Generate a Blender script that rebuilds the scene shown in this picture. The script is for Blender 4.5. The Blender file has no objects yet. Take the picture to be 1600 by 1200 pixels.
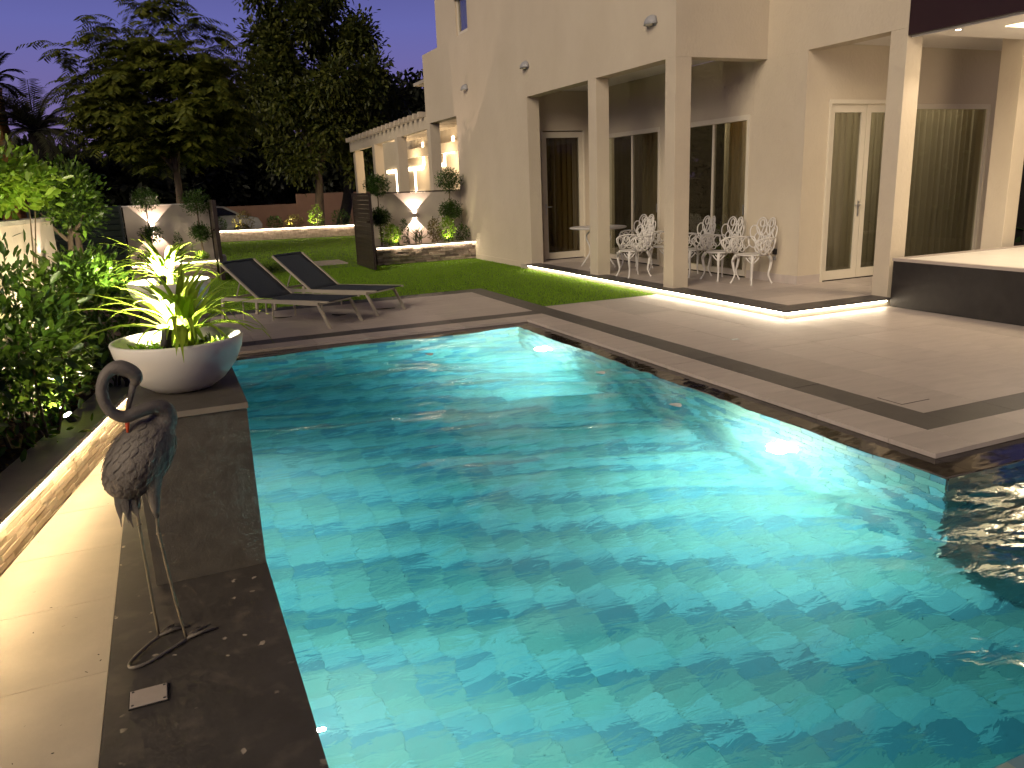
import bpy, math, random
import numpy as np
from mathutils import Matrix, Vector

R = math.radians
random.seed(7)
rng = np.random.default_rng(11)
scene = bpy.context.scene
col = scene.collection

# ------------------------------------------------------------------ camera
cam_data = bpy.data.cameras.new('camera')
cam = bpy.data.objects.new('camera', cam_data)
col.objects.link(cam)
cam_data.sensor_width = 36.0
cam_data.lens = 36.0 * 1225.78 / 1600.0
cam_data.clip_start = 0.05
cam_data.clip_end = 2000
right = Vector((0.91436, -0.40309, -0.03826))
up = Vector((0.1339, 0.21184, 0.96809))
fwd = Vector((0.38212, 0.8903, -0.24767))
m = Matrix((right, up, -fwd)).transposed().to_4x4()
m.translation = (0, 0, 1.65)
cam.matrix_world = m
scene.camera = cam

# ------------------------------------------------------------------ world (dusk sky)
world = bpy.data.worlds.new('World')
scene.world = world
world.use_nodes = True
wn, wl = world.node_tree.nodes, world.node_tree.links
wn.clear()
w_out = wn.new('ShaderNodeOutputWorld')
w_add = wn.new('ShaderNodeAddShader')
w_bg = wn.new('ShaderNodeBackground')
w_bg2 = wn.new('ShaderNodeBackground')
w_sky = wn.new('ShaderNodeTexSky')
w_sky.sky_type = 'NISHITA'
w_sky.sun_disc = False
w_sky.sun_elevation = R(-1.0)
w_sky.sun_rotation = R(240)
w_bg2.inputs['Strength'].default_value = 0.004
wl.new(w_sky.outputs[0], w_bg2.inputs['Color'])
w_tc = wn.new('ShaderNodeTexCoord')
w_sep = wn.new('ShaderNodeSeparateXYZ')
w_ramp = wn.new('ShaderNodeValToRGB')
wl.new(w_tc.outputs['Generated'], w_sep.inputs[0])
wl.new(w_sep.outputs['Z'], w_ramp.inputs['Fac'])
cr = w_ramp.color_ramp
cr.elements[0].position = 0.0
cr.elements[0].color = (0.22, 0.145, 0.33, 1)
cr.elements[1].position = 1.0
cr.elements[1].color = (0.006, 0.006, 0.018, 1)
for p_, c_ in ((0.07, (0.21, 0.155, 0.37, 1)), (0.18, (0.145, 0.15, 0.45, 1)), (0.30, (0.06, 0.065, 0.22, 1)), (0.50, (0.018, 0.019, 0.06, 1))):
    e = cr.elements.new(p_)
    e.color = c_
wl.new(w_ramp.outputs['Color'], w_bg.inputs['Color'])
w_bg.inputs['Strength'].default_value = 0.60
wl.new(w_bg.outputs[0], w_add.inputs[0])
wl.new(w_bg2.outputs[0], w_add.inputs[1])
wl.new(w_add.outputs[0], w_out.inputs['Surface'])

# low, very soft warm sun standing in for unseen street and neighbour lights
sun_data = bpy.data.lights.new('sun', 'SUN')
sun_data.energy = 1.5
sun_data.angle = R(34)
sun_data.color = (1.0, 0.83, 0.61)
sun = bpy.data.objects.new('sun', sun_data)
col.objects.link(sun)
sun_dir = Vector((0.80, 0.54, -0.50)).normalized()
sun.rotation_euler = sun_dir.to_track_quat('-Z', 'Y').to_euler()
sun.location = (-20, -15, 15)

vs = scene.view_settings
vs.view_transform = 'Standard'
vs.look = 'None'
vs.exposure = 0.6
vs.gamma = 1.0
vs.use_curve_mapping = False
cy = scene.cycles
cy.use_denoising = True
try:
    cy.denoiser = 'OPENIMAGEDENOISE'
except Exception:
    pass
cy.caustics_reflective = False
cy.caustics_refractive = False
cy.max_bounces = 8
cy.diffuse_bounces = 3
cy.glossy_bounces = 4
cy.transmission_bounces = 6
cy.transparent_max_bounces = 12
cy.sample_clamp_indirect = 4.0
cy.use_light_tree = True
cy.use_adaptive_sampling = True
cy.adaptive_threshold = 0.03
cy.adaptive_min_samples = 12

# ------------------------------------------------------------------ materials
MATS = {}

def newmat(name):
    mt = bpy.data.materials.new(name)
    mt.use_nodes = True
    MATS[name] = mt
    nt = mt.node_tree
    return mt, nt.nodes, nt.links, nt.nodes['Principled BSDF']

def surf(name, c, rough=0.6, var=0.0, nscale=6.0, c2=None, bump=0.0, bscale=40.0, rnd=0.0, metal=0.0, spec=0.5, detail=6.0, coords='Object', stretch=None):
    """plain procedural surface: two-tone noise, per-object value change, bump"""
    mt, n, l, b = newmat(name)
    b.inputs['Roughness'].default_value = rough
    b.inputs['Metallic'].default_value = metal
    b.inputs['Specular IOR Level'].default_value = spec
    tc = n.new('ShaderNodeTexCoord')
    vec = tc.outputs[coords]
    if coords == 'World':
        pass
    if stretch:
        mp = n.new('ShaderNodeMapping')
        mp.inputs['Scale'].default_value = stretch
        l.new(vec, mp.inputs['Vector'])
        vec = mp.outputs[0]
    no = n.new('ShaderNodeTexNoise')
    no.inputs['Scale'].default_value = nscale
    no.inputs['Detail'].default_value = detail
    no.inputs['Roughness'].default_value = 0.6
    l.new(vec, no.inputs['Vector'])
    mx = n.new('ShaderNodeMix')
    mx.data_type = 'RGBA'
    cc2 = c2 if c2 else tuple(x * (1 - var) for x in c)
    cc1 = c if c2 else tuple(min(1, x * (1 + var)) for x in c)
    mx.inputs['A'].default_value = (*cc1, 1)
    mx.inputs['B'].default_value = (*cc2, 1)
    rp = n.new('ShaderNodeMapRange')
    rp.inputs['From Min'].default_value = 0.3
    rp.inputs['From Max'].default_value = 0.7
    l.new(no.outputs['Fac'], rp.inputs['Value'])
    l.new(rp.outputs[0], mx.inputs['Factor'])
    out = mx.outputs['Result']
    if rnd:
        oi = n.new('ShaderNodeObjectInfo')
        hs = n.new('ShaderNodeHueSaturation')
        mr = n.new('ShaderNodeMapRange')
        mr.inputs['To Min'].default_value = 1 - rnd
        mr.inputs['To Max'].default_value = 1 + rnd
        l.new(oi.outputs['Random'], mr.inputs['Value'])
        l.new(mr.outputs[0], hs.inputs['Value'])
        l.new(out, hs.inputs['Color'])
        out = hs.outputs[0]
    l.new(out, b.inputs['Base Color'])
    if bump:
        n2 = n.new('ShaderNodeTexNoise')
        n2.inputs['Scale'].default_value = bscale
        n2.inputs['Detail'].default_value = 4
        l.new(vec, n2.inputs['Vector'])
        bp = n.new('ShaderNodeBump')
        bp.inputs['Strength'].default_value = bump
        bp.inputs['Distance'].default_value = 0.01
        l.new(n2.outputs['Fac'], bp.inputs['Height'])
        l.new(bp.outputs[0], b.inputs['Normal'])
    return mt

def emit(name, c, strength):
    mt, n, l, b = newmat(name)
    b.inputs['Base Color'].default_value = (0.8, 0.8, 0.8, 1)
    b.inputs['Emission Color'].default_value = (*c, 1)
    b.inputs['Emission Strength'].default_value = strength
    return mt

def leafmat(name, c, c2, rough=0.35, trans=0.35, nscale=3.0):
    mt, n, l, b = newmat(name)
    geo = n.new('ShaderNodeNewGeometry')
    mx = n.new('ShaderNodeMix')
    mx.data_type = 'RGBA'
    mx.inputs['A'].default_value = (*c, 1)
    mx.inputs['B'].default_value = (*c2, 1)
    l.new(geo.outputs['Random Per Island'], mx.inputs['Factor'])
    l.new(mx.outputs['Result'], b.inputs['Base Color'])
    b.inputs['Roughness'].default_value = rough
    b.inputs['Specular IOR Level'].default_value = 0.4
    tr = n.new('ShaderNodeBsdfTranslucent')
    l.new(mx.outputs['Result'], tr.inputs['Color'])
    ms = n.new('ShaderNodeMixShader')
    ms.inputs[0].default_value = trans
    l.new(b.outputs[0], ms.inputs[1])
    l.new(tr.outputs[0], ms.inputs[2])
    out = n['Material Output']
    l.new(ms.outputs[0], out.inputs['Surface'])
    return mt

surf('plaster', (0.59, 0.515, 0.405), 0.88, 0.0, 1.1, c2=(0.535, 0.46, 0.355), bump=0.5, bscale=26, detail=9, stretch=(1.0, 1.0, .7))
surf('garden_plaster', (0.50, 0.44, 0.37), 0.85, 0.10, 2.0, bump=0.25, bscale=80)
surf('plaster_white', (0.70, 0.66, 0.60), 0.85, 0.06, 2.0, bump=0.25, bscale=80)
surf('soffit_white', (0.76, 0.72, 0.68), 0.7, 0.02)
surf('deck', (0.49, 0.425, 0.39), 0.40, 0.10, 2.2, bump=0.12, bscale=60, rnd=0.10, coords='Object', stretch=(1, 5, 1))
surf('deck_pale', (0.55, 0.465, 0.35), 0.55, 0.10, 3.0, bump=0.15, bscale=30, rnd=0.03)
surf('dark_band', (0.075, 0.068, 0.068), 0.42, 0.15, 5.0, bump=0.15, bscale=90, rnd=0.08)
surf('grout', (0.16, 0.14, 0.12), 0.9, 0.1)
surf('fascia_dark', (0.024, 0.008, 0.008), 0.5, 0.1)
surf('box_dark', (0.020, 0.0165, 0.0145), 0.6, 0.25, 8.0, bump=0.1, bscale=60)
surf('pedestal_dark', (0.09, 0.079, 0.064), 0.55, 0.2, 10.0, bump=0.2, bscale=120)
surf('bowl_white', (0.85, 0.80, 0.71), 0.4, 0.03, 3.0)
surf('soil', (0.07, 0.045, 0.025), 0.95, 0.5, 30.0, bump=0.8, bscale=60)
surf('stone', (0.52, 0.43, 0.32), 0.8, 0.0, 5.0, c2=(0.44, 0.34, 0.23), bump=0.12, bscale=60, rnd=0.34)
surf('stone_pink', (0.46, 0.37, 0.31), 0.8, 0.0, 9.0, c2=(0.28, 0.21, 0.17), bump=0.3, bscale=45, rnd=0.5)
surf('stone_back', (0.10, 0.07, 0.05), 0.95, 0.1)
surf('cap', (0.42, 0.38, 0.31), 0.6, 0.12, 4.0, bump=0.15)
surf('frame_white', (0.66, 0.60, 0.49), 0.45, 0.02)
surf('metal', (0.55, 0.55, 0.55), 0.35, 0.03, metal=0.9)
surf('slab_edge', (0.24, 0.205, 0.16), 0.6, 0.1)
surf('grey_plastic', (0.33, 0.33, 0.34), 0.5, 0.03)
surf('grey_plate', (0.42, 0.36, 0.32), 0.55, 0.06, 20)
surf('screw', (0.05, 0.05, 0.05), 0.5)
surf('black', (0.015, 0.015, 0.016), 0.5)
surf('bronze', (0.17, 0.148, 0.125), 0.65, 0.18, 9.0, bump=0.3, bscale=120, metal=0.15)
surf('bronze_leg', (0.20, 0.165, 0.11), 0.5, 0.25, 20.0, metal=0.3)
surf('orange_red', (0.75, 0.10, 0.03), 0.5, 0.1)
surf('mesh_fabric', (0.032, 0.042, 0.058), 0.75, 0.1, 60, bump=0.3, bscale=300)
surf('lounger_metal', (0.40, 0.36, 0.29), 0.4, 0.04)
surf('cast_white', (0.66, 0.63, 0.60), 0.45, 0.04)
surf('gate_wood', (0.036, 0.026, 0.016), 0.45, 0.25, 6.0, stretch=(1, 1, 12), rnd=0.2)
surf('gate_frame', (0.03, 0.02, 0.015), 0.4)
surf('fence_green', (0.012, 0.020, 0.016), 0.5, 0.2, rnd=0.2)
surf('plank', (0.12, 0.095, 0.075), 0.6, 0.35, 5.0, stretch=(1, 1, 10), rnd=0.25)
surf('bark', (0.13, 0.095, 0.06), 0.9, 0.35, 12.0, bump=0.7, bscale=30, stretch=(1, 1, .3))
surf('bark_dark', (0.02, 0.017, 0.015), 0.9, 0.3, 12.0, bump=0.7)
surf('palm_bark_lit', (0.42, 0.20, 0.06), 0.9, 0.4, 10.0, bump=0.8, bscale=20)  # orange light falling on the trunk is put into this bark colour
surf('street', (0.05, 0.047, 0.045), 0.9, 0.15)
surf('street_wall', (0.26, 0.15, 0.10), 0.9, 0.08, 2.0)
surf('far_building', (0.16, 0.12, 0.10), 0.9, 0.1)
surf('car_paint', (0.35, 0.35, 0.36), 0.25, 0.02)
surf('car_glass', (0.012, 0.012, 0.014), 0.1)
surf('rubber', (0.012, 0.012, 0.012), 0.7)
surf('chrome', (0.6, 0.6, 0.6), 0.2, metal=1.0)
surf('pebble', (0.50, 0.42, 0.34), 0.8, 0.25, 8.0, rnd=0.3)
leafmat('curtain', (0.46, 0.41, 0.32), (0.50, 0.45, 0.35), 0.8, 0.5)
leafmat('curtain_gold', (0.50, 0.34, 0.13), (0.5, 0.34, 0.13), 0.8, 0.5)
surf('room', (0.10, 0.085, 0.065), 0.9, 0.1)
surf('petal', (0.75, 0.80, 0.78), 0.5, 0.05)
surf('twig', (0.03, 0.022, 0.015), 0.8)
surf('lawn_base', (0.08, 0.15, 0.010), 0.95, 0.35, 5.0)

leafmat('grass', (0.14, 0.27, 0.010), (0.26, 0.45, 0.018), 0.6, 0.35)
leafmat('leaf_round', (0.045, 0.105, 0.012), (0.115, 0.20, 0.020), 0.32, 0.30)
leafmat('leaf_dark', (0.022, 0.055, 0.010), (0.06, 0.12, 0.016), 0.35, 0.25)
leafmat('leaf_lime', (0.13, 0.26, 0.015), (0.24, 0.36, 0.03), 0.35, 0.35)
leafmat('leaf_feather', (0.055, 0.080, 0.010), (0.145, 0.155, 0.018), 0.5, 0.30)
leafmat('leaf_tree', (0.032, 0.050, 0.009), (0.100, 0.110, 0.015), 0.5, 0.30)
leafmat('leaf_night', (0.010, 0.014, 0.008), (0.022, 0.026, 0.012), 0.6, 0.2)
leafmat('leaf_palm', (0.035, 0.042, 0.022), (0.075, 0.072, 0.035), 0.5, 0.2)
leafmat('leaf_spider', (0.22, 0.40, 0.02), (0.42, 0.52, 0.06), 0.4, 0.45)
leafmat('leaf_olive', (0.09, 0.085, 0.02), (0.17, 0.13, 0.03), 0.5, 0.3)
leafmat('leaf_litter', (0.16, 0.09, 0.02), (0.30, 0.17, 0.03), 0.7, 0.2)

emit('led', (1.0, 0.78, 0.48), 14.0)
emit('led_white', (1.0, 0.84, 0.60), 24.0)
emit('led_step', (1.0, 0.84, 0.60), 25.0)
emit('led_warm', (1.0, 0.76, 0.44), 74.0)
emit('led_frame', (1.0, 0.78, 0.52), 9.0)
emit('led_far', (1.0, 0.82, 0.58), 24.0)
emit('pool_lamp', (0.95, 1.0, 0.95), 120.0)
emit('sconce_glow', (1.0, 0.82, 0.66), 30.0)
emit('downlight_glow', (1.0, 0.88, 0.72), 12.0)
emit('cove_glow', (1.0, 0.80, 0.42), 3.5)
emit('spot_glow', (1.0, 0.95, 0.8), 40.0)

# dark stone coping with bird droppings and limescale stains
def coping_material():
    mt, n, l, b = newmat('coping_dark')
    tc = n.new('ShaderNodeTexCoord')
    n1 = n.new('ShaderNodeTexNoise'); n1.inputs['Scale'].default_value = 5; n1.inputs['Detail'].default_value = 9
    n1.inputs['Roughness'].default_value = 0.65
    l.new(tc.outputs['Object'], n1.inputs['Vector'])
    r1 = n.new('ShaderNodeValToRGB')
    r1.color_ramp.elements[0].position = 0.35; r1.color_ramp.elements[0].color = (0.060, 0.052, 0.046, 1)
    r1.color_ramp.elements[1].position = 0.75; r1.color_ramp.elements[1].color = (0.085, 0.074, 0.066, 1)
    l.new(n1.outputs['Fac'], r1.inputs['Fac'])
    # blotchy pale scale
    n2 = n.new('ShaderNodeTexNoise'); n2.inputs['Scale'].default_value = 9; n2.inputs['Detail'].default_value = 8
    l.new(tc.outputs['Object'], n2.inputs['Vector'])
    r2 = n.new('ShaderNodeMapRange'); r2.inputs['From Min'].default_value = 0.53; r2.inputs['From Max'].default_value = 0.72
    l.new(n2.outputs['Fac'], r2.inputs['Value'])
    # small round splashes
    vo = n.new('ShaderNodeTexVoronoi'); vo.inputs['Scale'].default_value = 15
    nw = n.new('ShaderNodeTexNoise'); nw.inputs['Scale'].default_value = 30
    l.new(tc.outputs['Object'], nw.inputs['Vector'])
    va = n.new('ShaderNodeVectorMath'); va.operation = 'SCALE'; va.inputs['Scale'].default_value = 0.05
    l.new(nw.outputs['Color'], va.inputs[0])
    vb = n.new('ShaderNodeVectorMath'); l.new(tc.outputs['Object'], vb.inputs[0]); l.new(va.outputs[0], vb.inputs[1])
    l.new(vb.outputs[0], vo.inputs['Vector'])
    r3 = n.new('ShaderNodeMapRange'); r3.inputs['From Min'].default_value = 0.20; r3.inputs['From Max'].default_value = 0.13
    l.new(vo.outputs['Distance'], r3.inputs['Value'])
    n3 = n.new('ShaderNodeTexNoise'); n3.inputs['Scale'].default_value = 3.3; n3.inputs['Detail'].default_value = 2
    l.new(tc.outputs['Object'], n3.inputs['Vector'])
    r4 = n.new('ShaderNodeMapRange'); r4.inputs['From Min'].default_value = 0.40; r4.inputs['From Max'].default_value = 0.48
    l.new(n3.outputs['Fac'], r4.inputs['Value'])
    sc = n.new('ShaderNodeSeparateColor'); l.new(vo.outputs['Color'], sc.inputs[0])
    gt = n.new('ShaderNodeMath'); gt.operation = 'GREATER_THAN'; gt.inputs[1].default_value = 0.55; l.new(sc.outputs[0], gt.inputs[0])
    m1 = n.new('ShaderNodeMath'); m1.operation = 'MULTIPLY'; l.new(r3.outputs[0], m1.inputs[0]); l.new(r4.outputs[0], m1.inputs[1])
    m2 = n.new('ShaderNodeMath'); m2.operation = 'MULTIPLY'; l.new(m1.outputs[0], m2.inputs[0]); l.new(gt.outputs[0], m2.inputs[1])
    mxa = n.new('ShaderNodeMix'); mxa.data_type = 'RGBA'
    l.new(r1.outputs['Color'], mxa.inputs['A']); mxa.inputs['B'].default_value = (0.20, 0.165, 0.13, 1)
    ms = n.new('ShaderNodeMath'); ms.operation = 'MULTIPLY'; ms.inputs[1].default_value = 0.38; l.new(r2.outputs[0], ms.inputs[0])
    l.new(ms.outputs[0], mxa.inputs['Factor'])
    mxb = n.new('ShaderNodeMix'); mxb.data_type = 'RGBA'
    l.new(mxa.outputs['Result'], mxb.inputs['A']); mxb.inputs['B'].default_value = (0.44, 0.37, 0.29, 1)
    l.new(m2.outputs[0], mxb.inputs['Factor'])
    l.new(mxb.outputs['Result'], b.inputs['Base Color'])
    b.inputs['Roughness'].default_value = 0.55
    bp = n.new('ShaderNodeBump'); bp.inputs['Strength'].default_value = 0.2; bp.inputs['Distance'].default_value = 0.01
    l.new(n1.outputs['Fac'], bp.inputs['Height']); l.new(bp.outputs[0], b.inputs['Normal'])
coping_material()

# pool tile: tone picked per tile from its place in the running bond
def tile_material():
    mt, n, l, b = newmat('pool_tile')
    geo = n.new('ShaderNodeNewGeometry')
    sx = n.new('ShaderNodeSeparateXYZ'); l.new(geo.outputs['Position'], sx.inputs[0])
    def mth(op, a, b_):
        k = n.new('ShaderNodeMath'); k.operation = op
        for i, v in enumerate((a, b_)):
            if v is None: continue
            if isinstance(v, (int, float)): k.inputs[i].default_value = v
            else: l.new(v, k.inputs[i])
        return k.outputs[0]
    # mosaic laid in stepped diagonal bands of alternating tone; single tiles vary a little
    oi = n.new('ShaderNodeObjectInfo')
    h = mth('FRACT', mth('ADD', oi.outputs['Random'], geo.outputs['Random Per Island']), None)
    ci = mth('FLOOR', mth('DIVIDE', mth('SUBTRACT', sx.outputs['X'], 0.24), 0.20), None)
    cj = mth('FLOOR', mth('DIVIDE', mth('SUBTRACT', sx.outputs['Y'], 1.23), 0.10), None)
    band = mth('FRACT', mth('DIVIDE', mth('ADD', mth('ADD', ci, cj), mth('MULTIPLY', mth('GREATER_THAN', h, 0.985), 1.0)), 5.0), None)
    nz = n.new('ShaderNodeSeparateXYZ'); l.new(geo.outputs['True Normal'], nz.inputs[0])
    isf = mth('GREATER_THAN', nz.outputs['Z'], 0.5)
    wallt = mth('ADD', mth('MULTIPLY', h, 0.8), 0.1)
    tm = n.new('ShaderNodeMix'); tm.data_type = 'FLOAT'
    l.new(isf, tm.inputs['Factor']); l.new(wallt, tm.inputs['A']); l.new(mth('ADD', band, 0.02), tm.inputs['B'])
    r = n.new('ShaderNodeValToRGB')
    r.color_ramp.interpolation = 'CONSTANT'
    els = r.color_ramp.elements
    els[0].position = 0.0; els[0].color = (0.50, 0.68, 0.64, 1)
    els[1].position = 0.8; els[1].color = (0.36, 0.58, 0.60, 1)
    for p_, c_ in ((0.2, (0.42, 0.55, 0.46, 1)), (0.4, (0.28, 0.40, 0.36, 1)), (0.6, (0.15, 0.30, 0.36, 1))):
        e_ = els.new(p_); e_.color = c_
    l.new(tm.outputs['Result'], r.inputs['Fac'])
    no = n.new('ShaderNodeTexNoise'); no.inputs['Scale'].default_value = 25; no.inputs['Detail'].default_value = 6
    l.new(geo.outputs['Position'], no.inputs['Vector'])
    hs = n.new('ShaderNodeHueSaturation')
    mr = n.new('ShaderNodeMapRange'); mr.inputs['To Min'].default_value = 0.86; mr.inputs['To Max'].default_value = 1.14
    l.new(mth('ADD', mth('MULTIPLY', no.outputs['Fac'], 0.5), mth('MULTIPLY', h, 0.5)), mr.inputs['Value']); l.new(mr.outputs[0], hs.inputs['Value'])
    l.new(r.outputs['Color'], hs.inputs['Color']); l.new(hs.outputs[0], b.inputs['Base Color'])
    b.inputs['Roughness'].default_value = 0.6
tile_material()
surf('pool_grout', (0.20, 0.36, 0.36), 0.9, 0.1)

def water_material():
    mt, n, l, b = newmat('water')
    b.inputs['Base Color'].default_value = (0.90, 1.0, 0.99, 1)
    b.inputs['Transmission Weight'].default_value = 1.0
    b.inputs['IOR'].default_value = 1.333
    b.inputs['Roughness'].default_value = 0.0
    geo = n.new('ShaderNodeNewGeometry')
    mp = n.new('ShaderNodeMapping'); mp.inputs['Scale'].default_value = (1, 2.2, 1)
    mp.inputs['Rotation'].default_value = (0, 0, R(-14))
    l.new(geo.outputs['Position'], mp.inputs['Vector'])
    no = n.new('ShaderNodeTexNoise'); no.inputs['Scale'].default_value = 6; no.inputs['Detail'].default_value = 3
    no.inputs['Distortion'].default_value = 0.8
    l.new(mp.outputs[0], no.inputs['Vector'])
    va = n.new('ShaderNodeVolumeAbsorption'); va.inputs['Color'].default_value = (0.19, 0.805, 0.90, 1); va.inputs['Density'].default_value = 0.62
    vsc = n.new('ShaderNodeVolumeScatter'); vsc.inputs['Color'].default_value = (0.85, 1.0, 0.98, 1); vsc.inputs['Density'].default_value = 0.075; vsc.inputs['Anisotropy'].default_value = 0.55
    vad = n.new('ShaderNodeAddShader'); l.new(va.outputs[0], vad.inputs[0]); l.new(vsc.outputs[0], vad.inputs[1])
    l.new(vad.outputs[0], n['Material Output'].inputs['Volume'])
    bp = n.new('ShaderNodeBump'); bp.inputs['Strength'].default_value = 0.16; bp.inputs['Distance'].default_value = 0.03
    l.new(no.outputs['Fac'], bp.inputs['Height']); l.new(bp.outputs[0], b.inputs['Normal'])
water_material()

def wet_material():
    mt, n, l, b = newmat('wet_ledge')
    b.inputs['Base Color'].default_value = (0.022, 0.017, 0.014, 1)
    b.inputs['Roughness'].default_value = 0.10
    geo = n.new('ShaderNodeNewGeometry')
    mp = n.new('ShaderNodeMapping'); mp.inputs['Scale'].default_value = (1.2, 2.6, 1); mp.inputs['Rotation'].default_value = (0, 0, R(-25))
    l.new(geo.outputs['Position'], mp.inputs['Vector'])
    no = n.new('ShaderNodeTexNoise'); no.inputs['Scale'].default_value = 4; no.inputs['Detail'].default_value = 1
    l.new(mp.outputs[0], no.inputs['Vector'])
    bp = n.new('ShaderNodeBump'); bp.inputs['Strength'].default_value = 0.14; bp.inputs['Distance'].default_value = 0.03
    l.new(no.outputs['Fac'], bp.inputs['Height']); l.new(bp.outputs[0], b.inputs['Normal'])
wet_material()

def glass_material():
    mt, n, l, b = newmat('window_glass')
    n.remove(b)
    tr = n.new('ShaderNodeBsdfTransparent'); tr.inputs['Color'].default_value = (0.72, 0.72, 0.66, 1)
    gl = n.new('ShaderNodeBsdfGlossy'); gl.inputs['Roughness'].default_value = 0.0; gl.inputs['Color'].default_value = (1, 1, 1, 1)
    lw_ = n.new('ShaderNodeLayerWeight'); lw_.inputs['Blend'].default_value = 0.5
    pw_ = n.new('ShaderNodeMath'); pw_.operation = 'POWER'; pw_.inputs[1].default_value = 3.2
    l.new(lw_.outputs['Facing'], pw_.inputs[0])
    ma_ = n.new('ShaderNodeMath'); ma_.operation = 'MULTIPLY_ADD'; ma_.inputs[1].default_value = 0.85; ma_.inputs[2].default_value = 0.045
    l.new(pw_.outputs[0], ma_.inputs[0])
    ms = n.new('ShaderNodeMixShader')
    l.new(ma_.outputs[0], ms.inputs[0]); l.new(tr.outputs[0], ms.inputs[1]); l.new(gl.outputs[0], ms.inputs[2])
    l.new(ms.outputs[0], n['Material Output'].inputs['Surface'])
glass_material()

# ------------------------------------------------------------------ mesh helpers
WM = {}          # world matrix of every root / part, tracked by hand

def tag(o, label=None, cat=None, group=None, kind=None):
    if label: o['label'] = label
    if cat: o['category'] = cat
    if group: o['group'] = group
    if kind: o['kind'] = kind
    return o

def thing(name, label, cat, loc=(0, 0, 0), rz=0.0, group=None):
    o = bpy.data.objects.new(name, None)
    o.empty_display_size = 0.2
    col.objects.link(o)
    o.location = loc
    o.rotation_euler = (0, 0, rz)
    WM[o.name] = Matrix.Translation(loc) @ Matrix.Rotation(rz, 4, 'Z')
    return tag(o, label, cat, group)

def link(name, me, mat, parent=None, local=False, smooth=False):
    if mat and not me.materials:
        me.materials.append(MATS[mat])
    o = bpy.data.objects.new(name, me)
    col.objects.link(o)
    if parent is not None:
        o.parent = parent
        if not local:
            o.matrix_parent_inverse = WM.get(parent.name, Matrix.Identity(4)).inverted()
            WM[o.name] = Matrix.Identity(4)
        else:
            WM[o.name] = WM.get(parent.name, Matrix.Identity(4)).copy()
    else:
        WM[o.name] = Matrix.Identity(4)
    return o

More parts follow.
